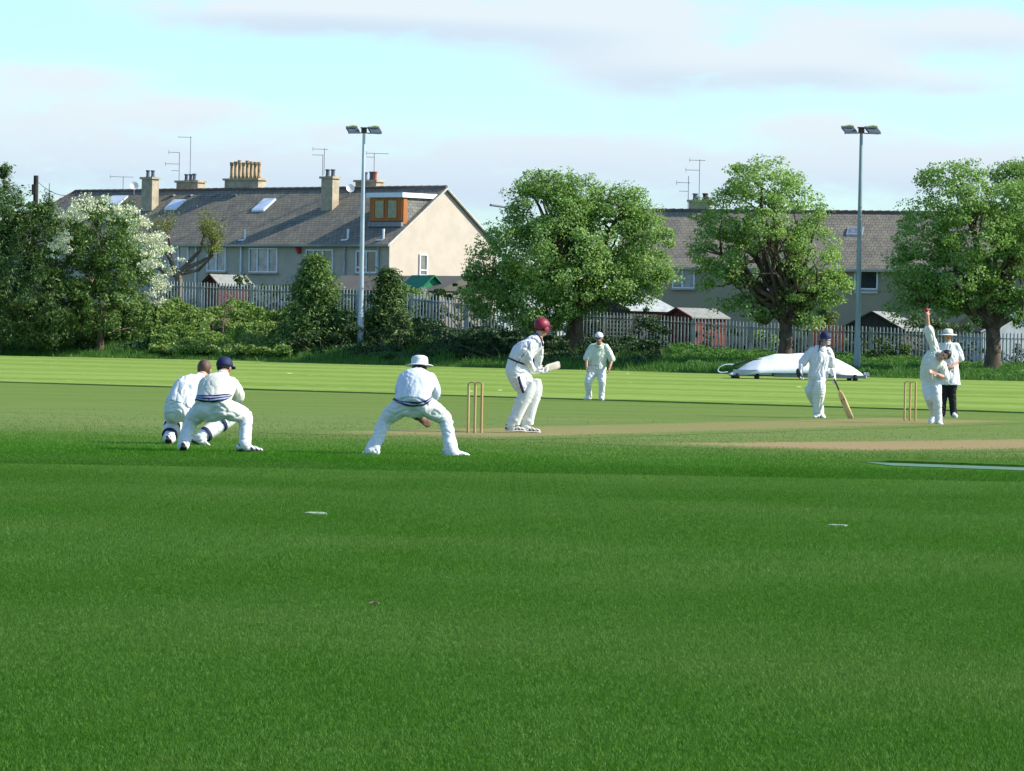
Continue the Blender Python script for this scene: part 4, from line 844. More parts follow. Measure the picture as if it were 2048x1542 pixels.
# shrubs and hedges as things
def shrub(label, lobes, d, mm, base=None, dens=12, per=70, cr=.32, L=.13, W=.08, name='shrub', cat='shrub', group=None):
    Lb = [lob(*l[:4], d, l[4] if len(l) > 4 else 0) for l in lobes]; c0_ = np.mean([c for c, _ in Lb], 0); b = onG(c0_[0], c0_[1]); r = root(name, b, label, cat, group)
    mb = MB()
    for c, rr in Lb: mb.tube([b-[0, 0, .1], (b+c)/2+rng.normal(size=3)*.1, c], [.05, .035, .012], 5)
    mb.to('stems', M_TWIG, r); leafobj('foliage', crown(Lb, dens, per, cr, L, W, .4), mm, r); return r
shrub('clipped dark hedge with lit yellow top above the left fence', [(485, 566, 20, 18), (515, 574, 26, 18), (545, 578, 26, 16), (575, 584, 28, 16), (610, 590, 26, 16)], 231, L_HEDGE, name='hedge', cat='hedge', cr=.25)
shrub('dark hedge at the foot of the cream gable', [(905, 582, 30, 20), (945, 588, 30, 22), (985, 594, 34, 24), (870, 590, 20, 12)], 229, L_HEDGE, name='hedge', cat='hedge', cr=.25)
shrub('grey leaved pale shrub beside the green summerhouse', [(846, 590, 9, 20), (838, 605, 12, 16)], 224, leafmat('silver_leaf', [(.25, .3, .22), (.4, .45, .36), (.6, .62, .55)], .3), dens=10, L=.1, W=.04)
shrub('dark bush between wooden trellis and red gabled shed', [(1295, 640, 30, 32), (1290, 672, 36, 30), (1318, 668, 18, 28)], 206.5, L_DARK)
shrub('tall dark column of conifer foliage right of open crowned tree', [(1636, 600, 14, 40), (1650, 640, 16, 30), (1625, 650, 18, 26)], 216, L_CON)
shrub('upright bright green feathery shrub right of the tall dark column', [(1668, 640, 9, 24), (1655, 646, 8, 18)], 215, L_YEL, L=.16, W=.04, dens=14)
shrub('yellowish climber spilling over fence left of the gable', [(822, 590, 18, 12), (800, 580, 14, 8)], 221.5, L_BRAM, L=.1)
shrub('dark spreading bush behind fence left of the umpire', [(1860, 640, 46, 26), (1900, 630, 40, 30), (1830, 655, 26, 16), (1940, 640, 30, 24)], 214, L_CON)
shrub('light green bush seen through fence below the open crowned tree', [(1535, 680, 26, 16), (1510, 672, 18, 12)], 215, L_TREE2)
shrub('low dark thicket on the bank under the broadest tree', [(985, 690, 50, 26), (1060, 694, 56, 24), (920, 690, 46, 24), (1010, 672, 40, 12), (1110, 694, 34, 22)], 207, L_DARK, name='thicket', cat='thicket', dens=14)
shrub('dark thicket on the bank right of the pale floodlight mast', [(800, 665, 50, 34), (860, 680, 50, 26), (745, 680, 30, 24)], 210.5, L_DARK, name='thicket', cat='thicket', dens=14)
shrub('dark undergrowth under the pointed evergreen left of the pale mast', [(640, 680, 50, 22), (690, 670, 34, 30), (585, 680, 36, 18)], 211.5, L_DARK, name='thicket', cat='thicket', dens=14)
shrub('dark low growth at trunk of the broadest tree, right side', [(1195, 692, 40, 22), (1240, 700, 36, 20)], 205.5, L_DARK, name='thicket', cat='thicket', dens=12)
shrub('ivy tangle at base of fence behind non striking batsman', [(1745, 695, 40, 16), (1790, 700, 30, 12)], 204, L_HEDGE, name='thicket', cat='thicket')
shrub('lone dead bramble stems standing against left fence', [(452, 610, 12, 34), (440, 640, 20, 14)], 217, mat('dead_stem', (.28, .2, .13), (.18, .13, .09), 5), name='bramble', dens=5, per=30, L=.3, W=.012)
L_LONG = leafmat('long_grass', [(.05, .15, .022), (.085, .22, .034), (.15, .30, .06)], .45, .4)
for lab_, xa_, xb_ in [('added dark hedge behind fence between pale mast and green summerhouse', 700, 900), ('added dark hedge behind fence, left of the broadest tree trunk', 920, 1120), ('added dark hedge behind fence, between two round trees', 1400, 1540), ('added dark hedge behind fence in front of black timber shed', 1700, 1830), ('added dark hedge behind the left stretch of fence', 470, 640), ('added dark hedge behind fence at foot of the pollarded tree', 305, 400), ('added dark hedge behind fence below the trellis and outhouse', 1120, 1330), ('added dark hedge behind fence at the red lattice panel', 1560, 1690), ('added dark hedge behind fence right behind the umpire', 1835, 1960), ('added dark hedge behind fence at the right edge', 2000, 2120)]:  # hedges added to darken the gaps between the fence pales
    dd_ = fdep((xa_+xb_)/2)+1.8; S_ = F/dd_; Lb = []
    for xx_ in np.arange(xa_, xb_, 24):
        c_ = P(xx_, 650, dd_); zt_ = float(ftop(c_[0]))-.35+rng.uniform(-.15, .2); Lb.append((np.array([c_[0], dd_, zt_-.75]), (.5, .6, .8)))
    c0_ = Lb[len(Lb)//2][0]; b_ = onG(c0_[0], c0_[1]); r = root('hedge', b_, lab_, 'hedge'); mb = MB()
    for c_, _ in Lb[::3]: mb.tube([(c_[0], c_[1], c_[2]-1.0), c_], [.05, .02], 5)
    mb.to('stems', M_TWIG, r); leafobj('foliage', crown(Lb, 12, 60, .3, .13, .08, .4), L_DARK, r)
# bramble cover over the left bank
def cover(name, label, pxa, pxb, s0, s1, n, h0, h1, mm, L, W, patchy=.0, cat='undergrowth', nz=.5):
    xa = P(pxa, 690, 215)[0]; xb = P(pxb, 690, 200)[0]; x = rng.uniform(xa, xb, n); s = rng.uniform(s0, s1, n); y = yb(x)+s; h = np.array([max(0, .5+nz*1.6*noise.noise(Vector((a*.55, b*.8, 1.)))+nz*.8*noise.noise(Vector((a*1.9, b*2.2, 5.)))) for a, b in zip(x, y)])
    z = hz(x, y)+(h0+(h1-h0)*h)*rng.uniform(.35, 1, n)**.5
    N = rng.normal(size=(n, 3))*.6+[0, -.5, .6]; N /= np.linalg.norm(N, axis=1)[:, None]; v, f = leafarr(np.stack([x, y, z], 1), N, L, W)
    return mk(name, v, f, mm, label=label, cat=cat, kind='stuff')
cover('brambles', 'sunlit bramble and nettle tangle on the left bank', 296, 560, .9, 10.5, 42000, .1, .95, L_BRAM, .15, .10)
cover('undergrowth', 'dark ivy and weeds covering the bank below the fence', 555, 1330, 2.2, 11, 50000, .05, .55, L_DARK, .15, .1)
cover('undergrowth', 'weeds on the right bank below the fence', 1330, 2110, 1.5, 11.5, 42000, .05, .38, L_LONG, .22, .05)
cover('undergrowth', 'dark ground cover under the left evergreens', -120, 300, 1.8, 11, 22000, .05, .4, L_DARK, .15, .1)
# long unmown grass along the boundary
def tallgrass(n, pxa, pxb, s0, s1, hh, mm, label):
    xa = P(pxa, 700, 214)[0]; xb = P(pxb, 700, 195)[0]; x = rng.uniform(xa, xb, n); s = s0+(s1-s0)*rng.uniform(0, 1, n)**1.2; y = yb(x)+s+.15*np.sin(x*3); z = hz(x, y)-.03
    cl_ = np.array([.75+.9*noise.noise(Vector((a*.8, b*1.2, 3)))+.5*noise.noise(Vector((a*3.1, b*3, 9))) for a, b in zip(x, y)]); h = hh*np.clip(cl_, .25, 1.6)*rng.uniform(.6, 1.2, n)*np.clip(.5+s*.5, .4, 1); th = rng.uniform(-.9, .9, n); w_ = rng.uniform(.012, .026, n); ln = rng.normal(0, .35, (n, 2))*h[:, None]
    wx = np.cos(th)*w_; wy = np.sin(th)*w_
    V = np.stack([np.stack([x-wx, y-wy, z], 1), np.stack([x+wx, y+wy, z], 1), np.stack([x+ln[:, 0]+wx*.3, y+ln[:, 1], z+h], 1), np.stack([x+ln[:, 0]-wx*.3, y+ln[:, 1], z+h], 1)], 1).reshape(-1, 3)
    return mk('long_grass', V, np.arange(n*4).reshape(-1, 4), mm, label=label, cat='grass', kind='stuff')
L_LONG = leafmat('long_grass', [(.05, .15, .022), (.085, .22, .034), (.15, .30, .06)], .45, .4)
tallgrass(70000, -140, 2150, .0, 7.0, .42, L_LONG, 'unmown long grass along the foot of the bank')


# ------------------------------------------------------------------ people
def skin(name, c): return mat(name, c, tuple(v*.85 for v in c), 14, .55, spec=.35)
M_SK = skin('fair_skin', (.56, .30, .20)); M_SKB = skin('brown_skin', (.20, .10, .06)); M_SKT = skin('tanned_skin', (.40, .21, .135))
def cloth(name, c, c2=None, sc=7): return mat(name, c, c2 or tuple(v*.93 for v in c), sc, .85, bump=.35, bscale=26, trans=0)
M_SHIRT = cloth('white_cotton', (.70, .71, .70)); M_TR = cloth('white_flannel', (.69, .70, .67)); M_CREAM = cloth('cream_wool', (.66, .66, .55)); M_SHIRT2 = cloth('offwhite_cotton', (.64, .68, .58)); M_BLK = cloth('black_cloth', (.014, .014, .018)); M_NAVY = mat('navy_cloth', (.012, .018, .07), None, 8, .7); M_MAR = mat('maroon_helmet', (.23, .008, .03), (.18, .006, .024), 6, .5, spec=.4)
M_BAND = mat('pale_blue_band', (.42, .45, .62), None, 8, .8); M_PAD = mat('pad_white', (.70, .71, .66), (.64, .65, .60), 9, .6); M_GLOVE = mat('glove_white', (.78, .78, .74), None, 9, .6)
M_HAIRB = mat('brown_hair', (.085, .045, .03), (.12, .065, .045), 30, .6, ms=(1, 1, .3)); M_HAIRD = mat('dark_hair', (.012, .010, .010), (.022, .018, .016), 30, .5); M_EYE = mat('eye_dark', (.02, .015, .012), None, 5, .4); M_LIP = mat('lips', (.26, .10, .08), None, 5, .5)
M_SOLE = mat('dark_sole', (.03, .03, .03), None, 5, .7); M_SOLEW = mat('pale_sole', (.62, .62, .58), None, 5, .6); M_STEEL = mat('grille_steel', (.10, .10, .11), None, 5, .4, metal=.6)
def shoemat(name, a, b):
    m, nt, out = newmat(name); tc = nt.nodes.new('ShaderNodeTexCoord').outputs['Object']
    wv = nd(nt, 'ShaderNodeTexWave', {0: tc, 'Scale': 9.0, 'Distortion': 3.5, 'Detail': 1.0}, bands_direction='DIAGONAL').outputs['Fac']
    c = MX(nt, RMP(nt, wv, .60, .70), a, b); d = nd(nt, 'ShaderNodeBsdfPrincipled', {'Base Color': c, 'Roughness': .5}); nt.links.new(d.outputs[0], out.inputs[0]); return m
M_SHOE = shoemat('striped_trainer', (.72, .72, .70), (.10, .055, .06)); M_SHOEW = shoemat('white_trainer', (.78, .79, .78), (.45, .46, .48)); M_SHOED = shoemat('grey_trainer', (.58, .56, .52), (.09, .07, .06))
def lerp(a, b, t): return a*(1-t)+b*t
def cr(pts, m_=5):
    out = []; n = len(pts)
    for i in range(n-1):
        a, b, c, d = pts[max(i-1, 0)], pts[i], pts[i+1], pts[min(i+2, n-1)]
        for k in range(m_):
            t = k/m_; out.append(.5*(2*b+(c-a)*t+(2*a-5*b+4*c-d)*t*t+(-a+3*b-3*c+d)*t**3))
    out.append(pts[-1]); return out
def hand(mb, w, d, pn, side, curl=.5, s=1.0, k=0):
    d = nrm(d); pn = nrm(pn-d*np.dot(pn, d)); ac = np.cross(d, pn)*side
    mb.ell(w+d*.045*s, (.043*s, .052*s, .019*s), [ac, d, pn], 12, 8)
    mb.limb([w-d*.04*s, w+d*.02*s], [.028*s, .03*s], 10, 2)
    for i, L in enumerate((.068, .08, .074, .056)):
        r_ = w+d*.078*s+ac*(1.5-i)*.0215*s; p = [r_]; a = curl*.35; q = r_
        for sg in (.42, .32, .26):
            dv = d*math.cos(a)+pn*math.sin(a)+ac*(1.5-i)*.05; q = q+nrm(dv)*L*sg*s*1.15; p.append(q); a += curl*1.0
        mb.limb(p, [.0105*s, .0098*s, .009*s, .0078*s], 8, 2)
    t0 = w+d*.02*s+ac*.030*s; t1 = t0+nrm(d*.6+ac*.8+pn*.2)*.036*s; t2 = t1+nrm(d*.85+ac*.3+pn*(.3+curl*.4))*.034*s
    mb.limb([t0, t1, t2], [.0135*s, .0115*s, .0095*s], 8, 2)
def shoe(par, an, toe, up, mm, sm, s=1.0, lab=None):
    """an: ankle point; toe: foot direction; sole lies s*.085 below the ankle"""
    t = nrm(toe); up = nrm(np.array(up)-t*np.dot(up, t)); ri = np.cross(t, up); z0 = -.085*s; rings = []
    for x, a, h in [(-.085, .012, .03), (-.075, .030, .075), (-.04, .038, .098), (0, .040, .100), (.05, .042, .082), (.10, .047, .062), (.15, .049, .05), (.19, .042, .040), (.215, .022, .028), (.222, .006, .018)]:
        rings.append((an+t*x*s+up*(z0+h*.5*s+.012*s), ri, a*s, h*.5*s))
    mb = MB().loft(rings, 16); mb.tube([an+up*-.02*s, an+up*.03*s], [.044*s, .040*s], 14)
    sh = mb.to('shoe', mm, par, smooth=True)
    rg = [(an+t*x*s+up*(z0+.008*s), ri, a*1.06*s, .012*s) for x, a in [(-.09, .010), (-.08, .03), (-.04, .038), (0, .038), (.05, .040), (.10, .047), (.15, .049), (.19, .042), (.218, .022), (.227, .006)]]
    MB().loft(rg, 12).to('sole', sm, sh)
from mathutils.bvhtree import BVHTree
def ribbon(par, top, bot, fr, name='stripe_band'):
    V = []; Fq = []; n = 0
    for o in [par]+list(par.children):
        me = o.data; a = np.empty(len(me.vertices)*3); me.vertices.foreach_get('co', a); V += (a.reshape(-1, 3)+ORG[par]).tolist(); Fq += [[i+n for i in p.vertices] for p in me.polygons]; n = len(V)
    bv = BVHTree.FromPolygons(V, Fq); tp_, bt_ = cr([np.array(p, float) for p in top], 8), cr([np.array(p, float) for p in bot], 8)
    for a, b, mm in fr:
        R_ = []
        for t_, b_ in zip(tp_, bt_):
            for q in np.linspace(a, b, 4):
                p = lerp(t_, b_, q); d_ = nrm(ray(*p)); h = bv.ray_cast(Vector(EYE), Vector(d_))[0]
                R_.append(np.array(h)-d_*.010 if h is not None else None)
        last = next(r for r in R_ if r is not None)
        for i in range(len(R_)):
            if R_[i] is None: R_[i] = last
            last = R_[i]
        m_ = len(tp_); o = MB().add(R_, [[4*i+k, 4*i+4+k, 4*i+5+k, 4*i+1+k] for i in range(m_-1) for k in range(3)]).to(name, mm, par, smooth=True); o.modifiers.new('t', 'SOLIDIFY').thickness = .012
def person(label, d, feet, J, o):
    q = lambda k: P(J[k][0], J[k][1], d+J[k][2]) if len(J[k]) == 3 else None
    base = (P(*feet[0][:2], d+feet[0][2])+P(*feet[1][:2], d+feet[1][2]))/2; base[2] = 0
    sk = o.get('skin', M_SK); s = o.get('s', 1.0)
    H = q('head'); f = nrm(o['look']); u = np.array(o.get('hup', (0, 0, 1)), float); u = nrm(u-f*np.dot(u, f)); r_ = np.cross(f, u); hs = o.get('hs', 1.0)
    shL, shR, hL, hR, nk = q('shL'), q('shR'), q('hL'), q('hR'), q('neck')
    hipc = (hL+hR)/2; shc = (shL+shR)/2; arch = np.array(o.get('arch', (0, 0, 0)), float); sp_ = shc-hipc; L = np.linalg.norm(sp_); sd = sp_/L
    axh = nrm(hR-hL); axs = nrm(shR-shL); shw = np.linalg.norm(shR-shL)/2; tw = o.get('girth', 1.0)
    cs = [hipc-sd*.10, hipc-sd*.02, hipc+sp_*.28+arch*.8, hipc+sp_*.62+arch, hipc+sp_*.90+arch*.4, lerp(shc, nk, .5)+sd*.02, nk+sd*.01]
    aa = np.array([.12, .165, .150, .170, shw*.98, shw*.55, .062])*np.array([tw, tw, tw, tw, 1, 1, 1]); bb = np.array([.10, .125, .112, .125, .10, .085, .06])*np.array([tw, tw, tw, tw, 1, 1, 1])
    n = 5; C = cr(cs, n); At = cr(list(aa[:, None]), n); Bt = cr(list(bb[:, None]), n); m_ = len(C)
    def rings(t0, t1, off, k0=0):
        out = []
        for i in range(m_):
            t = i/(m_-1)
            if t0-1e-6 <= t <= t1+1e-6: out.append((C[i], lerp(axh, axs, t), float(At[i][0])+off, float(Bt[i][0])+off))
        return out
    body = MB(); body.loft([(c_, x_, a_-.03*(k_/m_ < .25), b_-.03*(k_/m_ < .25)) for k_, (c_, x_, a_, b_) in enumerate(rings(.16, 1, -.014))], 20)
    el = {k: q(k) for k in ('elL', 'elR', 'waL', 'waR', 'knL', 'knR', 'anL', 'anR')}
    body.limb([nk-u*.03, lerp(nk, H, .5), H-u*.07*hs-f*.02], [.062, .056, .056], 14)
    for S_, sh in (('L', shL), ('R', shR)):
        body.limb([sh, el['el'+S_], el['wa'+S_]], [.052, .043, .029], 12)
        hp = hL if S_ == 'L' else hR; body.limb([hp, el['kn'+S_], el['an'+S_]], [.062, .050, .036], 12)
    # head
    ax = [r_, f, u]
    body.ell(H+u*.02*hs, (.076*hs, .094*hs, .098*hs), ax, 20, 14).ell(H-u*.045*hs+f*.022*hs, (.056*hs, .066*hs, .070*hs), ax, 16, 10).ell(H-u*.092*hs+f*.060*hs, (.026*hs, .022*hs, .02*hs), ax, 10, 8)
    body.limb([H+f*.088*hs+u*.022*hs, H+f*.112*hs-u*.022*hs], [.010*hs, .016*hs], 8, 2).ell(H+f*.086*hs+u*.034*hs, (.05*hs, .012*hs, .010*hs), ax, 10, 6).ell(H+f*.084*hs-u*.052*hs, (.024*hs, .014*hs, .012*hs), ax, 10, 6)
    for k in (-1, 1): body.ell(H+r_*k*.078*hs-f*.008*hs-u*.005*hs, (.010*hs, .020*hs, .032*hs), ax, 8, 8)
    for S_, k in (('L', -1), ('R', 1)):
        hd = o['hand'+S_]; wv = el['wa'+S_]; dv = hd[0] if hd[0] is not None else wv-el['el'+S_]
        if not o.get('glove'+S_): hand(body, wv, np.array(dv, float), np.array(hd[1], float), hd[2], hd[3], 1.0)
        else: hand(body, wv, np.array(dv, float), np.array(hd[1], float), hd[2], hd[3], .85)
    per = fused('person', body, sk, None, base, voxel=.0085, it=2); setp(per, label, 'person')
    for k in (-1, 1):
        MB().ell(H+f*.088*hs+r_*k*.031*hs+u*.014*hs, (.014*hs, .008*hs, .008*hs), ax, 8, 6).to('eye', M_EYE, per); MB().ell(H+f*.090*hs+r_*k*.031*hs+u*.034*hs, (.020*hs, .007*hs, .005*hs), ax, 8, 6).to('eyebrow', o.get('hair', M_HAIRD), per)
    MB().ell(H+f*.094*hs-u*.052*hs, (.022*hs, .007*hs, .006*hs), ax, 8, 6).to('mouth', M_LIP, per)
    # hair
    ht_ = .93 if o.get('hat') else 1.; hm = MB().ell(H+u*.026*hs*ht_-f*.012*hs, (.084*hs, .100*hs, .103*hs*ht_), ax, 26, 18); keep = []
    for fc in hm.f:
        c = np.mean([hm.v[i] for i in fc], 0)-H; a_, b_ = np.dot(c, f), np.dot(c, u)
        if b_ > .052*hs-a_*.1 or (a_ < .02*hs and b_ > -.06*hs-a_*.2): keep.append(fc)
    hm.f = keep; hm.to('hair', o.get('hair', M_HAIRD), per, smooth=True)
    # trousers
    tr = MB(); tr.loft(rings(0, o.get('tw', .33), .014), 20)
    for S_, hp in (('L', hL), ('R', hR)):
        kn, an = el['kn'+S_], el['an'+S_]; tr.limb([lerp(hp, hipc, .25), lerp(hp, kn, .5), kn, lerp(kn, an, .5), an+nrm(an-kn)*o.get('cuff', .015)], [.112*tw, .098*tw, .083, .074, o.get('cw', .070)], 16, 4)
    if 'butt' in o:
        for b in o['butt']: tr.ell(P(b[0], b[1], d+b[2]), (b[3], b[3]*.95, b[3]*.95))
    sd_ = o.get('seed', 1)
    fused('trousers', tr, o.get('tmat', M_TR), per, voxel=.013, it=5, fold=.0095, seed=sd_)
    # shirt
    ho = o.get('hoff', 0); hk = lambda t: ho*max(0, 1-t/.45); r1 = rings(o.get('hem', .17), .93, .026); h0_ = o.get('hem', .17); sb = MB(); sb.loft([(c_, x_, a_+hk(lerp(h0_, .93, k_/len(r1))), b_+hk(lerp(h0_, .93, k_/len(r1)))) for k_, (c_, x_, a_, b_) in enumerate(r1)], 22)
    if o.get('coat'): sb.loft([(hipc-np.array([0, 0, .24]), axh, .25, .19), (hipc-np.array([0, 0, .1]), axh, .235, .185), (hipc+sp_*.3, axh, .19, .15)], 22)
    sw = o.get('sleeve', 'long')
    for S_, sh in (('L', shL), ('R', shR)):
        e_, w_ = el['el'+S_], el['wa'+S_]; sw_ = o.get('sleeve'+S_, sw)
        if sw_ == 'long': sb.limb([lerp(sh, shc, .15), lerp(sh, e_, .5), e_, lerp(e_, w_, .88)], [.078, .070, .060, .044], 14)
        elif sw_ == 'elbow': sb.limb([lerp(sh, shc, .15), lerp(sh, e_, .5), lerp(sh, e_, 1.02)], [.078, .080, .084], 14)
        else: sb.limb([lerp(sh, shc, .15), lerp(sh, e_, .4), lerp(sh, e_, .75)], [.078, .080, .082], 14)
    smt = o.get('smat', M_SHIRT)
    shirt = fused(o.get('sname', 'shirt'), sb, smt, per, voxel=.012, it=5, fold=.75*o.get('sfold', .012), seed=sd_+5, ff=(11, 11, 4.5))
    MB().loft([(nk-sd*.035, axs, .082, .08), (nk-sd*.005, axs, .078, .075), (nk+sd*.022, axs, .070, .066)], 18).to('collar', o.get('cmat', smt), per, smooth=True)
    for (t0, t1, off, mm) in o.get('bands', ()):
        rr = []
        for i in range(7):
            t = lerp(t0, t1, i/6)*(m_-1); off_ = off+hk(t/(m_-1)); j = int(t); z = t-j; rr.append((lerp(C[j], C[min(j+1, m_-1)], z), lerp(axh, axs, t/(m_-1)), float(lerp(At[j][0], At[min(j+1, m_-1)][0], z))+off_, float(lerp(Bt[j][0], Bt[min(j+1, m_-1)][0], z))+off_))
        MB().loft(rr, 28).to('stripe_band', mm, per, smooth=True)
    for S_ in 'LR':
        sm = o['shoe'+S_]; shoe(per, el['an'+S_]+np.array([0, 0, sm[2] if len(sm) > 2 else 0]), np.array(sm[0], float), np.array(sm[1], float), o.get('shoemat', M_SHOE), o.get('sole', M_SOLE))
        if o.get('glove'+S_):
            hd = o['hand'+S_]; g = MB(); dv = hd[0] if hd[0] is not None else el['wa'+S_]-el['el'+S_]; hand(g, el['wa'+S_], np.array(dv, float), np.array(hd[1], float), hd[2], hd[3], 1.35); dn = nrm(dv)
            g.limb([el['wa'+S_]-dn*.09, el['wa'+S_]], [.05, .042], 12); fused('glove', g, o['glove'+S_], per, voxel=.010, it=2)
        if o.get('pad'):
            kn, an = el['kn'+S_], el['an'+S_]; pf = nrm(o['pad'][0 if S_ == 'L' else 1]); dn = nrm(an-kn); pf = nrm(pf-dn*np.dot(pf, dn)); rx = np.cross(dn, pf); tp = nrm(el['kn'+S_]-(hL if S_ == 'L' else hR))
            rg = [(kn-dn*.20+pf*.035-tp*.0, rx, .088, .055), (kn-dn*.10+pf*.045, rx, .105, .09), (kn+pf*.035, rx, .112, .105), (lerp(kn, an, .35)+pf*.025, rx, .100, .092), (lerp(kn, an, .7)+pf*.022, rx, .090, .08), (an+pf*.03-dn*.07, rx, .080, .074), (an+pf*.045-dn*.025, rx, .072, .066)]
            cs_ = cr([g[0] for g in rg], 8); ra = cr([np.array([g[2]]) for g in rg], 8); rb = cr([np.array([g[3]]) for g in rg], 8)
            def md(t, w, sg=np.sign(np.dot(np.cross(dn, rx), pf))):
                fr_ = max(0, math.sin(w)*sg); ribs = .11*abs(math.sin(w*5.0)) if t > .42 or t < .2 else .13*abs(math.sin(t*42))
                return 1+fr_*ribs
            pd = MB().loft([(c, rx, float(a[0]), float(b[0])) for c, a, b in zip(cs_, ra, rb)], 64, md).to('leg_pad', M_PAD, per, smooth=True)
            for t in (.25, .8):
                c = lerp(kn, an, t); MB().loft([(c-dn*.018, rx, .104-.012*t, .10-.014*t), (c+dn*.018, rx, .103-.012*t, .099-.014*t)], 24).to('strap', o.get('strap', M_PAD), pd)
    # headgear
    hg = o.get('hat')
    if hg == 'cap' or hg == 'helmet':
        k = 1.0 if hg == 'cap' else 1.10; hm_ = o['hmat']; c = H+u*(.035 if hg == 'cap' else .03)*hs-f*.004
        dome = MB().ell(c, (.092*k*hs, .112*k*hs, .098*k*hs), ax, 26, 20); dome.f = [fc for fc in dome.f if np.dot(np.mean([dome.v[i] for i in fc], 0)-H, u) > (.022 if hg == 'cap' else (-.02))*hs + (.012 if np.dot(np.mean([dome.v[i] for i in fc], 0)-H, f) > 0 and hg == 'helmet' else 0)*hs]
        hc = dome.to(hg, hm_, per, smooth=True); hc.modifiers.new('t', 'SOLIDIFY').thickness = .006
        pk = []; cz = H+u*(.03 if hg == 'cap' else .035)*hs
        for i in range(13):
            a = math.pi*i/12; x = math.cos(a)*.082*k*hs; y = math.sin(a); pk += [cz+r_*x+f*(.075*k+.01*y)*hs*max(y, .35), cz+r_*x*1.02+f*(.088*k+y*(.085 if hg == 'cap' else .06))*hs-u*.018*y*hs]
        Fp = [[2*i, 2*i+1, 2*i+3, 2*i+2] for i in range(12)]; pkk = MB().add(pk, Fp).to('peak', o.get('peakmat', hm_), hc, smooth=True); pkk.modifiers.new('t', 'SOLIDIFY').thickness = .006
        if hg == 'helmet':
            gb = MB()
            for z in (-.005, -.035, -.065, -.09):
                pts = [H+u*z*hs+r_*math.cos(a)*.098*hs+f*(.02+math.sin(a)*.125)*hs for a in np.linspace(-.15, math.pi+.15, 12)]; gb.tube(pts, .0035, 5)
            for a in (.9, 1.57, 2.24):
                gb.tube([H+u*z*hs+r_*math.cos(a)*.098*hs+f*(.02+math.sin(a)*.125)*hs for z in (.01, -.04, -.09)], .0035, 5)
            gb.to('face_guard', o.get('guard', M_STEEL), hc)
            for k_ in (-1, 1): MB().ell(H+r_*k_*.090*hs-u*.03*hs+f*.01, (.012*hs, .045*hs, .045*hs), ax, 12, 8).to('ear_guard', hm_, hc)
    elif hg == 'sunhat':
        br = o.get('brim', .165); hm_ = o['hmat']; c = H+u*.045*hs
        MB().lathe(c, u, [(.088, -.035), (.094, -.022), (br*.75, -.026), (br, -.034), (br*.99, -.028), (br*.72, -.016), (.097, -.010), (.095, .045), (.085, .070), (.055, .085), (.02, .088)], 32, 1.22, f).to('sunhat', hm_, per, smooth=True)
        if 'hband' in o: MB().lathe(c, u, [(.0985, -.008), (.0985, .016)], 32, 1.22, f).to('hat_band', o['hband'], per)
    return per, dict(el, H=H, f=f, u=u, r=r_, C=C)
AW = (0, 1, 0)
# 1 kneeling wicketkeeper
person('crouching person with bare brown hair and white pads, leftmost on the field', 53.3, [(338, 888, 0), (405, 890, 0)],
       dict(head=(409, 740, .38), neck=(401, 756, .26), shL=(374, 768, .22), shR=(424, 768, .32), hL=(343, 818, -.05), hR=(371, 818, 0), elL=(378, 800, .42), waL=(405, 826, .62), elR=(430, 800, .5), waR=(432, 828, .68),
            knL=(346, 845, .34), anL=(338, 876, -.02), knR=(455, 838, .30), anR=(401, 876, .0)),
       dict(look=(.25, 1, -.12), hair=M_HAIRB, handL=(None, (1, 0, .3), 1, .5), handR=(None, (-1, 0, .3), -1, .5), gloveL=M_GLOVE, gloveR=M_GLOVE, arch=(-.02, -.06, .05), tw=.4, hem=.22, butt=[(350, 822, -.02, .135), (368, 822, 0, .125)],
            shoeL=((.0, .75, -.55), (0, .55, .75)), shoeR=((.85, .25, -.38), (.3, 0, 1)), shoemat=M_SHOE, sole=M_SOLE, pad=((0, 1, .15), (.2, 1, .4)), strap=M_NAVY, seed=2))
# 2 slip in navy cap and striped jumper
P2_, _ = person('crouching person in navy cap and cream cable jumper with navy stripes', 50.1, [(363, 903, 0), (495, 905, 0)],
       dict(head=(449, 736, .50), neck=(445, 751, .38), shL=(412, 768, .34), shR=(468, 767, .34), hL=(407, 815, -.02), hR=(443, 815, -.02), elL=(404, 796, .48), waL=(424, 832, .62), elR=(479, 794, .34), waR=(448, 832, .60),
            knL=(383, 842, .20), anL=(367, 888, -.02), knR=(491, 832, .20), anR=(489, 888, 0)),
       dict(look=(.5, 1, -.15), hair=M_HAIRD, skin=M_SKT, handL=((.8, .3, -.3), (0, 0, 1), 1, .6), handR=((-.8, .3, -.2), (0, 0, 1), -1, .6), arch=(0, -.07, .06), smat=M_CREAM, sname='jumper', hem=.10, sfold=.006, sleeve='long', tw=.3,
            ribbon=1, girth=1.12,
            butt=[(407, 819, -.0, .108), (442, 819, -.0, .108)], shoeL=((-.15, .8, -.45), (0, .45, .85)), shoeR=((.9, .45, -.04), (0, 0, 1)), hat='cap', hmat=M_NAVY, seed=9))
ribbon(P2_, [(386.5, 789), (400, 791), (426, 791), (450, 788.5), (464, 790)], [(388, 799), (400, 802), (426, 804), (448, 801), (459, 795)], [(0, .24, M_NAVY), (.24, .4, M_BAND), (.4, .6, M_NAVY), (.6, .76, M_BAND), (.76, 1, M_NAVY)])
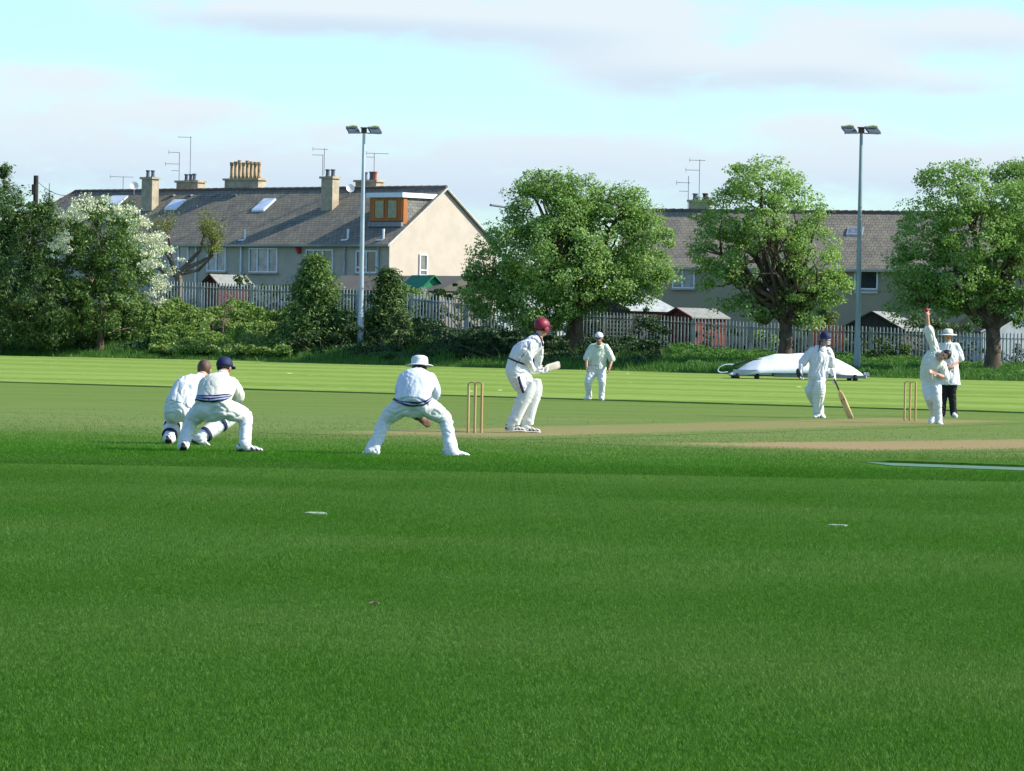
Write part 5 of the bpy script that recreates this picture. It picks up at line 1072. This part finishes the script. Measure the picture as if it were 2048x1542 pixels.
# 3 wide legged slip in sun hat
P3_, _ = person('wide legged crouching person in white sun hat and striped waistband jumper, back to us', 50.3, [(741, 908, 0), (905, 912, 0)],
       dict(head=(839, 734, .44), neck=(839, 747, .36), shL=(806, 758, .30), shR=(864, 758, .30), hL=(806, 806, 0), hR=(846, 806, 0), elL=(800, 788, .40), waL=(827, 832, .55), elR=(871, 788, .36), waR=(838, 836, .50),
            knL=(770, 842, .12), anL=(747, 896, 0), knR=(890, 838, .15), anR=(902, 898, 0)),
       dict(look=(0, 1, -.1), hair=M_HAIRD, skin=M_SKB, handL=((.9, .1, -.25), (0, 1, 0), 1, .35), handR=((.8, -.1, -.5), (-.3, .6, 0), 1, .35), arch=(0, -.08, .06), smat=cloth('pale_blue_white_wool', (.63, .68, .74)), sname='jumper', hem=.08, sfold=.006, tw=.3, girth=1.13, cw=.088, cuff=.045,
            ribbon=1,
            butt=[(808, 815, 0, .11), (846, 815, 0, .11)], shoeL=((-.5, .8, -.05), (0, 0, 1)), shoeR=((.95, .3, -.05), (0, 0, 1)), shoemat=M_SHOEW, sole=M_SOLEW, hat='sunhat', hmat=mat('white_hat', (.74, .76, .70), None, 9, .8), seed=17, brim=.16))
ribbon(P3_, [(784.5, 793), (792, 799), (810, 803), (832, 804), (850, 801), (862, 794)], [(787, 799), (797, 806), (815, 811), (832, 812), (849, 809.5), (862, 800)], [(0, .34, M_NAVY), (.34, .66, M_BAND), (.66, 1, M_NAVY)])
# 4 batsman
bt, jb = person('batsman in maroon helmet and white pads holding a raised bat, right of near stumps', 63.8, [(1022, 865, 0), (1052, 864, 0)],
       dict(head=(1084, 655, .05), neck=(1076, 676, .02), shL=(1058, 690, -.16), shR=(1078, 690, .14), hL=(1025, 744, -.12), hR=(1042, 743, .08), elL=(1057, 722, -.14), waL=(1066, 742, .12), elR=(1077, 720, .28), waR=(1073, 738, .30),
            knL=(1047, 787, -.02), anL=(1023, 850, -.02), knR=(1063, 785, .12), anR=(1051, 852, .14)),
       dict(look=(.72, .7, -.05), hair=M_HAIRD, handL=((.75, .45, -.15), (-.3, .3, 1), 1, 1.1), handR=((.75, .3, -.25), (-.2, -.5, .8), -1, 1.1), gloveL=M_GLOVE, gloveR=M_GLOVE, smat=M_SHIRT, arch=(-.06, -.02, .03), girth=1.06, hem=.20, tw=.38,
            shoeL=((1, .35, -.04), (0, 0, 1)), shoeR=((1, .25, -.04), (0, 0, 1)), shoemat=M_SHOED, sole=M_SOLEW, pad=((1, .35, .1), (1, .3, .1)), hat='helmet', hmat=M_MAR, guard=M_STEEL, bands=((.335, .36, .028, M_NAVY),), seed=23, hs=1.03))
# navy side stripe on the trousers and piping on the back of the shirt
def pipe(par, pts, d, name, mm, r=.006, w=None):
    pp = [P(x, y, d+dd) for x, y, dd in pts]; MB().tube(pp, r, 6).to(name, mm, par)
pipe(bt, [(1037, 753, -.235), (1041, 768, -.215), (1047, 785, -.155)], 63.8, 'trouser_stripe', M_NAVY, .021)
pipe(bt, [(1062, 683, -.262), (1055, 700, -.27), (1042, 716, -.265), (1031, 731, -.26)], 63.8, 'shirt_piping', M_NAVY, .005)
pipe(bt, [(1068, 664, -.09), (1076, 669, -.13), (1083, 679, -.13), (1086, 692, -.06)], 63.8, 'collar_trim', M_NAVY, .012)
def bat(label, hA, tip, face, hl=.30, mm=None):
    """handle end hA, tip"""
    hA = np.array(hA); tip = np.array(tip); D = nrm(tip-hA); fc = nrm(np.array(face, float)-D*np.dot(face, D)); sd_ = np.cross(D, fc); L = np.linalg.norm(tip-hA); r = root('cricket_bat', hA, label, 'cricket bat'); q = lambda a: hA+D*a
    MB().tube([q(0), q(.01), q(hl)], [.014, .019, .0165], 12).to('handle', M_SOLE, r)
    rg = [(q(hl-.02), sd_, .016, .016), (q(hl+.05), sd_, .046, .022)]+[(q(hl+.05+(L-hl-.07)*t), sd_, .054, .018+.012*math.sin(t*math.pi)) for t in (.15, .4, .7, .95)]+[(q(L), sd_, .044, .010)]
    b = MB().loft(rg, 20, lambda t, w: 1+.10*abs(math.sin(2*w))).to('blade', mm or mat('willow', (.55, .38, .19), (.47, .31, .15), 7, .5, ms=(1, 1, .2)), r)
    if mm is None or 'yellow' in mm.name: MB().box(q(hl+.22)+fc*.024, (.07, .004, .10), [sd_, fc, D]).to('sticker', M_SOLE, b)
    return r
bat('cricket bat with worn grey blade raised behind the maroon helmeted batsman', P(1066, 745, 63.8+.16), P(1119, 729, 63.8+.72), (.83, -.55, .1), mm=mat('worn_willow', (.42, .38, .30), (.30, .27, .22), 9, .5))
# 5 fielder facing us
person('fielder in white cap and loose cream shirt facing us, right of the batsman', 102., [(1175, 799, 0), (1203, 801, 0)],
       dict(head=(1198, 676, -.22), neck=(1198, 690, -.12), shL=(1182, 694, -.08), shR=(1214, 694, -.08), hL=(1187, 738, .0), hR=(1202, 738, .0), elL=(1174, 716, -.1), waL=(1173, 732, -.25), elR=(1223, 718, -.05), waR=(1219, 736, -.22),
            knL=(1176, 765, -.15), anL=(1178, 791, .05), knR=(1204, 764, -.18), anR=(1203, 792, -.05)),
       dict(look=(-.15, -1, -.15), skin=M_SKT, handL=((0, -.3, -1), (1, 0, 0), 1, .5), handR=((-.2, -.3, -1), (-1, 0, 0), -1, .6), smat=M_SHIRT2, sleeve='elbow', arch=(0, .03, .02), girth=1.12, shoeL=((-.5, -.9, -.04), (0, 0, 1)), shoeR=((.1, -1, -.04), (0, 0, 1)), shoemat=M_SHOEW, sole=M_SOLEW,
            hat='cap', hmat=M_SHIRT, peakmat=M_NAVY, seed=31, hs=1.04, hem=.14, bands=((.25, .27, .028, mat('dusty_band', (.32, .36, .34), None, 6)),)))
# 6 non striker
ns, jn = person('batsman in navy helmet and ribbed pads resting a bat, left of far stumps', 83., [(1631, 836, 0), (1643, 831, 0)],
       dict(head=(1650, 677, -.06), neck=(1643, 693, 0), shL=(1623, 701, 0), shR=(1658, 702, 0), hL=(1627, 751, 0), hR=(1645, 751, 0), elL=(1606, 724, .0), waL=(1601, 741, -.1), elR=(1664, 728, .02), waR=(1667, 750, -.08),
            knR=(1638, 782, -.22), anR=(1634, 827, -.12), knL=(1624, 787, .1), anL=(1641, 822, .34)),
       dict(look=(.3, -1, -.12), skin=M_SKT, handL=((-.1, -.2, -1), (1, 0, .2), 1, .9), handR=((.3, -.2, -1), (-1, 0, .2), -1, 1.0), gloveL=M_GLOVE, gloveR=M_GLOVE, smat=M_SHIRT, sleeve='elbow', girth=.98, hem=.12, sfold=.014,
            shoeR=((-.25, -.95, -.04), (0, 0, 1)), shoeL=((.3, -.9, -.3), (0, 0, 1)), shoemat=M_SHOEW, pad=((-.1, -1, .05), (.1, -1, .05)), hat='helmet', hmat=M_NAVY, guard=mat('pale_grille', (.5, .5, .5), None, 5, .4, metal=.4), seed=37, hs=1.0))
MB().limb([P(1639, 684, 82.86), P(1640, 690, 82.85), P(1637, 703, 82.84)], [.016, .014, .006], 8).to('helmet_strap', M_NAVY, ns)
bat('cricket bat with yellow blade resting toe down beside non striking batsman', P(1666, 752, 82.85), P(1703, 839, 82.6), (-.5, -.85, .2), .32, mat('yellow_willow', (.60, .42, .17), (.50, .34, .13), 7, .5))
gl = P(1598, 747, 82.85); MB().ell(gl, (.05, .04, .10), [nrm([1, 0, .3]), [0, 1, 0], nrm([-.3, 0, 1])]).to('spare_glove', M_SOLE, ns)
# 7 bowler mid delivery
person('bowler in whites with right arm straight up, head tilted, beside the far stumps', 78.6, [(1876, 849, 0), (1866, 836, .3)],
       dict(head=(1889, 711, -.20), neck=(1878, 716, -.08), shL=(1868, 695, -.04), shR=(1886, 733, -.06), hL=(1852, 758, .03), hR=(1872, 758, -.03), elL=(1857, 660, -.06), waL=(1855, 632, -.10), elR=(1890, 754, -.10), waR=(1874, 749, -.28),
            knL=(1857, 795, -.10), anL=(1869, 826, .28), knR=(1874, 796, -.16), anR=(1877, 841, -.04)),
       dict(look=(-.35, -1, -.35), hup=(.85, -.05, .5), skin=M_SK, hair=M_HAIRD, handL=((-.05, 0, 1), (.6, -.8, 0), 1, .9), handR=((-.9, -.1, .35), (0, -.6, .6), -1, .3), smat=M_SHIRT2, sleeveL='elbow', sleeveR='elbow', arch=(-.08, 0, .0), girth=.97, hem=.12, sfold=.016,
            shoeL=((-.5, -.6, -.55), (-.2, -.4, .9)), shoeR=((.15, -1, -.04), (0, 0, 1)), shoemat=M_SHOEW, sole=M_SOLEW, seed=41, hs=1.03, cuff=.03))
b = P(1853, 620, 78.42); bb_ = MB().ell(b, (.036, .036, .036), None, 18, 12); bb_.lathe(b, nrm([.5, .2, .8]), [(.0355, -.003), (.0375, 0), (.0355, .003)], 20); setp(mk('cricket_ball', bb_.v, bb_.f, mat('red_leather', (.35, .02, .015), None, 8, .35), None, loc=b, smooth=True), 'red cricket ball in the raised hand of the bowler', 'ball')
# 8 umpire
person('umpire in white coat, black trousers and white sun hat, standing behind the bowler', 86.7, [(1884, 835, 0), (1906, 835, 0)],
       dict(head=(1896, 671, -.04), neck=(1896, 686, .0), shL=(1878, 693, 0), shR=(1914, 693, 0), hL=(1887, 745, 0), hR=(1905, 745, 0), elL=(1874, 718, .02), waL=(1884, 738, -.16), elR=(1920, 716, .0), waR=(1903, 735, -.18),
            knL=(1887, 786, 0), anL=(1884, 825, 0), knR=(1904, 786, 0), anR=(1907, 825, 0)),
       dict(look=(-.1, -1, -.03), skin=M_SK, hair=M_HAIRB, handL=((.8, -.2, -.1), (0, 1, 0), 1, .5), handR=((-.8, -.2, -.2), (0, 1, 0), -1, .5), smat=M_SHIRT, sname='coat', sleeve='elbow', coat=True, girth=1.15, tmat=M_BLK, shoeL=((-.6, -.8, -.04), (0, 0, 1)), shoeR=((.15, -1, -.04), (0, 0, 1)),
            shoemat=M_SHOEW, sole=M_SOLEW, hat='sunhat', hmat=mat('cream_hat', (.74, .73, .62), None, 9, .8), hband=mat('hat_ribbon', (.3, .3, .28), None, 5), seed=53, hs=1.0, brim=.18, cmat=M_SHIRT))

# ------------------------------------------------------------------ wickets
M_ST = mat('ash_wood', (.50, .36, .15), (.42, .29, .11), 6, .5, ms=(1, 1, .15))
def wicket(c, label):
    r = root('wicket', c, label, 'stumps', 'wickets'); T = []
    for k in (-1, 0, 1):
        b = c+PP*k*.1025; MB().lathe(b-[0, 0, .05], (0, 0, 1), [(.017, 0), (.0185, .05), (.0185, .74), (.0165, .757), (.010, .761)], 14).to('stump', M_ST, r); T.append(b+[0, 0, .716])
    for k in (0, 1):
        a, b = T[k], T[k+1]; D = nrm(b-a); MB().tube([a+D*.004, a+D*.02, a+D*.03, (a+b)/2, b-D*.03, b-D*.02, b-D*.004], [.006, .006, .009, .010, .009, .006, .006], 8).to('bail', M_ST, r)
wicket(ST1, 'near wicket of three stumps with bails, left of the batsman'); wicket(ST2, 'far wicket of three stumps with bails, between batsman and bowler')
M_CR = mat('faded_whitewash', (.55, .56, .46), (.30, .33, .2), 2.5, .9)
for c in (ST1, ST2):
    V = []
    for i in range(21):
        p = c+PP*(-1.32+2.64*i/20); V += [p+PD*.025+[0, 0, .008], p-PD*.025+[0, 0, .008]]
    mk('crease_line', V, [[2*i, 2*i+1, 2*i+3, 2*i+2] for i in range(20)], M_CR, kind='structure')

# ------------------------------------------------------------------ rolling pitch cover
cb = G(1592, 761, 120); S = F/cb[1]; r = root('pitch_cover', cb, 'low white domed rolling pitch cover on small dark wheels near the boundary', 'pitch cover'); x0 = P(1457, 740, cb[1])[0]; x1 = P(1730, 748, cb[1])[0]; zb = P(1592, 751, cb[1])[2]
M_TARP = mat('white_tarpaulin', (.82, .82, .80), (.74, .74, .72), 1.4, .45, bump=.3, bscale=5)
pr = [(-1, .02), (-.93, .10), (-.75, .46), (-.55, .76), (-.33, .93), (-.05, 1.), (.12, 1.), (.4, .93), (.62, .74), (.8, .46), (.93, .18), (1, .03)]
px_ = [a for a, _ in pr]; pz_ = [b_ for _, b_ in pr]; V = []; Fc = []; nx_, ny_ = 70, 22; Wd = 1.65; Hh = .86
for i in range(nx_+1):
    t = -1+2*i/nx_; x = lerp(x0, x1, i/nx_); h = np.interp(t, px_, pz_)
    for j in range(ny_+1):
        s_ = -1+2*j/ny_; e = (1-abs(s_)**2.6)**.8; y = cb[1]+s_*Wd*(1-.25*max(0, abs(t)-.6)/.4); sag = .025*math.sin(t*16)*(1-abs(s_))*h+.02*noise.noise(Vector((x*1.5, y*1.5, 0)))
        V.append((x, y+.15*t, zb+h*Hh*(.12+.88*e)+sag*.6))
for i in range(nx_):
    for j in range(ny_): a = i*(ny_+1)+j; Fc.append([a, a+ny_+1, a+ny_+2, a+1])
tp = mk('tarpaulin', V, Fc, M_TARP, r, smooth=True); so_ = tp.modifiers.new('t', 'SOLIDIFY'); so_.thickness = .02
M_SKRT = mat('shaded_skirt', (.36, .40, .44), (.30, .34, .38), 4, .6)  # shade on the cover's side panel, painted in as grey
xm = lerp(x0, x1, .30)
mb = MB().box(((x0+xm)/2+.05, cb[1]-Wd+.05, zb+.10), (xm-x0-.1, .04, .20)); mb.to('side_board', M_SKRT, r)
mb = MB().box(((x1+xm)/2, cb[1]-Wd+.12, zb+.0), (x1-xm-.15, .05, .12)).box(((x1+x0)/2, cb[1]+Wd-.12, zb), (x1-x0-.2, .05, .12)).box((x0+.2, cb[1], zb), (.05, 2*Wd-.3, .1)).box((x1-.25, cb[1], zb), (.05, 2*Wd-.3, .1)); mb.to('frame', M_LEAD, r)
for pxw in (1472, 1511, 1706, 1640):
    xx = P(pxw, 758, cb[1])[0]
    for yy_ in ((cb[1]-Wd+.12,) if pxw == 1511 else (cb[1]-Wd+.12, cb[1]+Wd-.2)):
        if pxw == 1640 and yy_ < cb[1]: continue
        zg = float(hz(xx, yy_)); wl = MB().lathe((xx-.05, yy_, zg+.14), (1, .25, 0), [(.05, -.05), (.13, -.05), (.145, -.02), (.145, .05), (.13, .08), (.05, .08)], 18).to('wheel', M_RUB, r)
        MB().box((xx, yy_, (zg+.14+zb)/2+.03), (.08, .12, max(.06, zb-zg-.10))).to('fork', M_LEAD, wl)
hp = [P(x, y, cb[1]-.6) for x, y in [(1470, 729), (1452, 729), (1440, 734), (1436, 741), (1442, 745), (1456, 744)]]; MB().tube(cr(hp, 4), .022, 7).to('tow_handle', M_WHITE, r)
MB().box((x1+.03, cb[1]-.5, zb+.10), (.16, .7, .14)).to('end_box', M_GREY, r)
fp = [P(x, y, cb[1]-1.2) for x, y in [(1466, 731), (1490, 724), (1505, 720), (1524, 717.5)]]; MB().tube(fp, [.05, .04, .03, .012], 6).to('strap_fold', M_SOLE, r)

# ------------------------------------------------------------------ small things on the grass
def blob(px, py, size, mm, name, label, cat, n=7):
    b = G(px, py, 8); mb = MB()
    for k in range(n): mb.ell(b+[rng.uniform(-1, 1)*size[0], rng.uniform(-1, 1)*size[1], .006], (size[0]*.35, size[1]*.35, size[2]), None, 8, 6)
    setp(mk(name, mb.v, mb.f, mm, None, loc=b), label, cat)
M_CHK = mat('chalk', (.50, .56, .50), (.25, .36, .22), 40)
def mark(px, py, w_, l_, label, mm=None):
    b = G(px, py, 8); V = []; n = 26; z = .020
    for k in range(n):
        a = 2*math.pi*k/n; q = 1+.35*noise.noise(Vector((math.cos(a)*2, math.sin(a)*2, px))); V.append((b[0]+math.cos(a)*w_*q, b[1]+math.sin(a)*l_*q, z))
    V += [(v[0], v[1], .0) for v in V]
    setp(mk('chalk_mark', V, [list(range(n))]+[[k, k+n, (k+1) % n+n, (k+1) % n] for k in range(n)], mm or M_CHK, None, loc=b), label, 'painted mark')
mark(631, 1031, .075, .13, 'ragged white chalk patch on grass below the sun hatted crouching person'); mark(1674, 1055, .075, .055, 'thin white painted dash on grass toward the right')
blob(652, 1053, (.010, .03, .018), M_SOLE, 'mud_clod', 'small black clod just below the white chalk patch', 'clod', 4)
blob(247, 1073, (.013, .03, .014), mat('pale_stone', (.3, .42, .34), None, 9), 'pebble', 'tiny pale pebble on the left foreground turf', 'pebble', 3)
b = G(747, 1217, 8); mb = MB().tube([b+[-.022, 0, .022], b+[0, .008, .028], b+[.024, -.004, .024]], .005, 6); setp(mk('twig', mb.v, mb.f, mat('dry_twig', (.25, .17, .11), None, 9), None, loc=b), 'short dry brown twig lying on the foreground turf', 'twig')
b = G(267, 697, 180); r = root('marker_cone', b, 'small white dome marker on grass under the left evergreen', 'marker'); b2_ = P(267, 690, b[1]); mb = MB().lathe((b2_[0], b2_[1], b[2]-.05), (0, 0, 1), [(.02, 0), (.02, b2_[2]-b[2]-.03)], 8); mb.to('stake', M_DARK, r); MB().lathe((b2_[0], b2_[1]-.1, b2_[2]-.09), (0, 0, 1), [(.20, 0), (.19, .02), (.12, .10), (.03, .15)], 18).to('dome', M_WHITE, r)
b = onG(P(985, 660, 221)[0], 221); r = root('wheeled_bin', b, 'pale green bin lid glimpsed through fence left of the maroon helmet', 'bin'); z = P(985, 652, 221)[2]
MB().box((b[0], b[1], (b[2]+z)/2), (1.1, .6, z-b[2])).to('body', mat('pale_green_plastic', (.25, .42, .28), None, 4, .5), r); MB().box((b[0], b[1]-.03, z+.03), (1.18, .68, .06)).to('lid', mat('bin_lid', (.5, .62, .52), None, 4, .5), r)
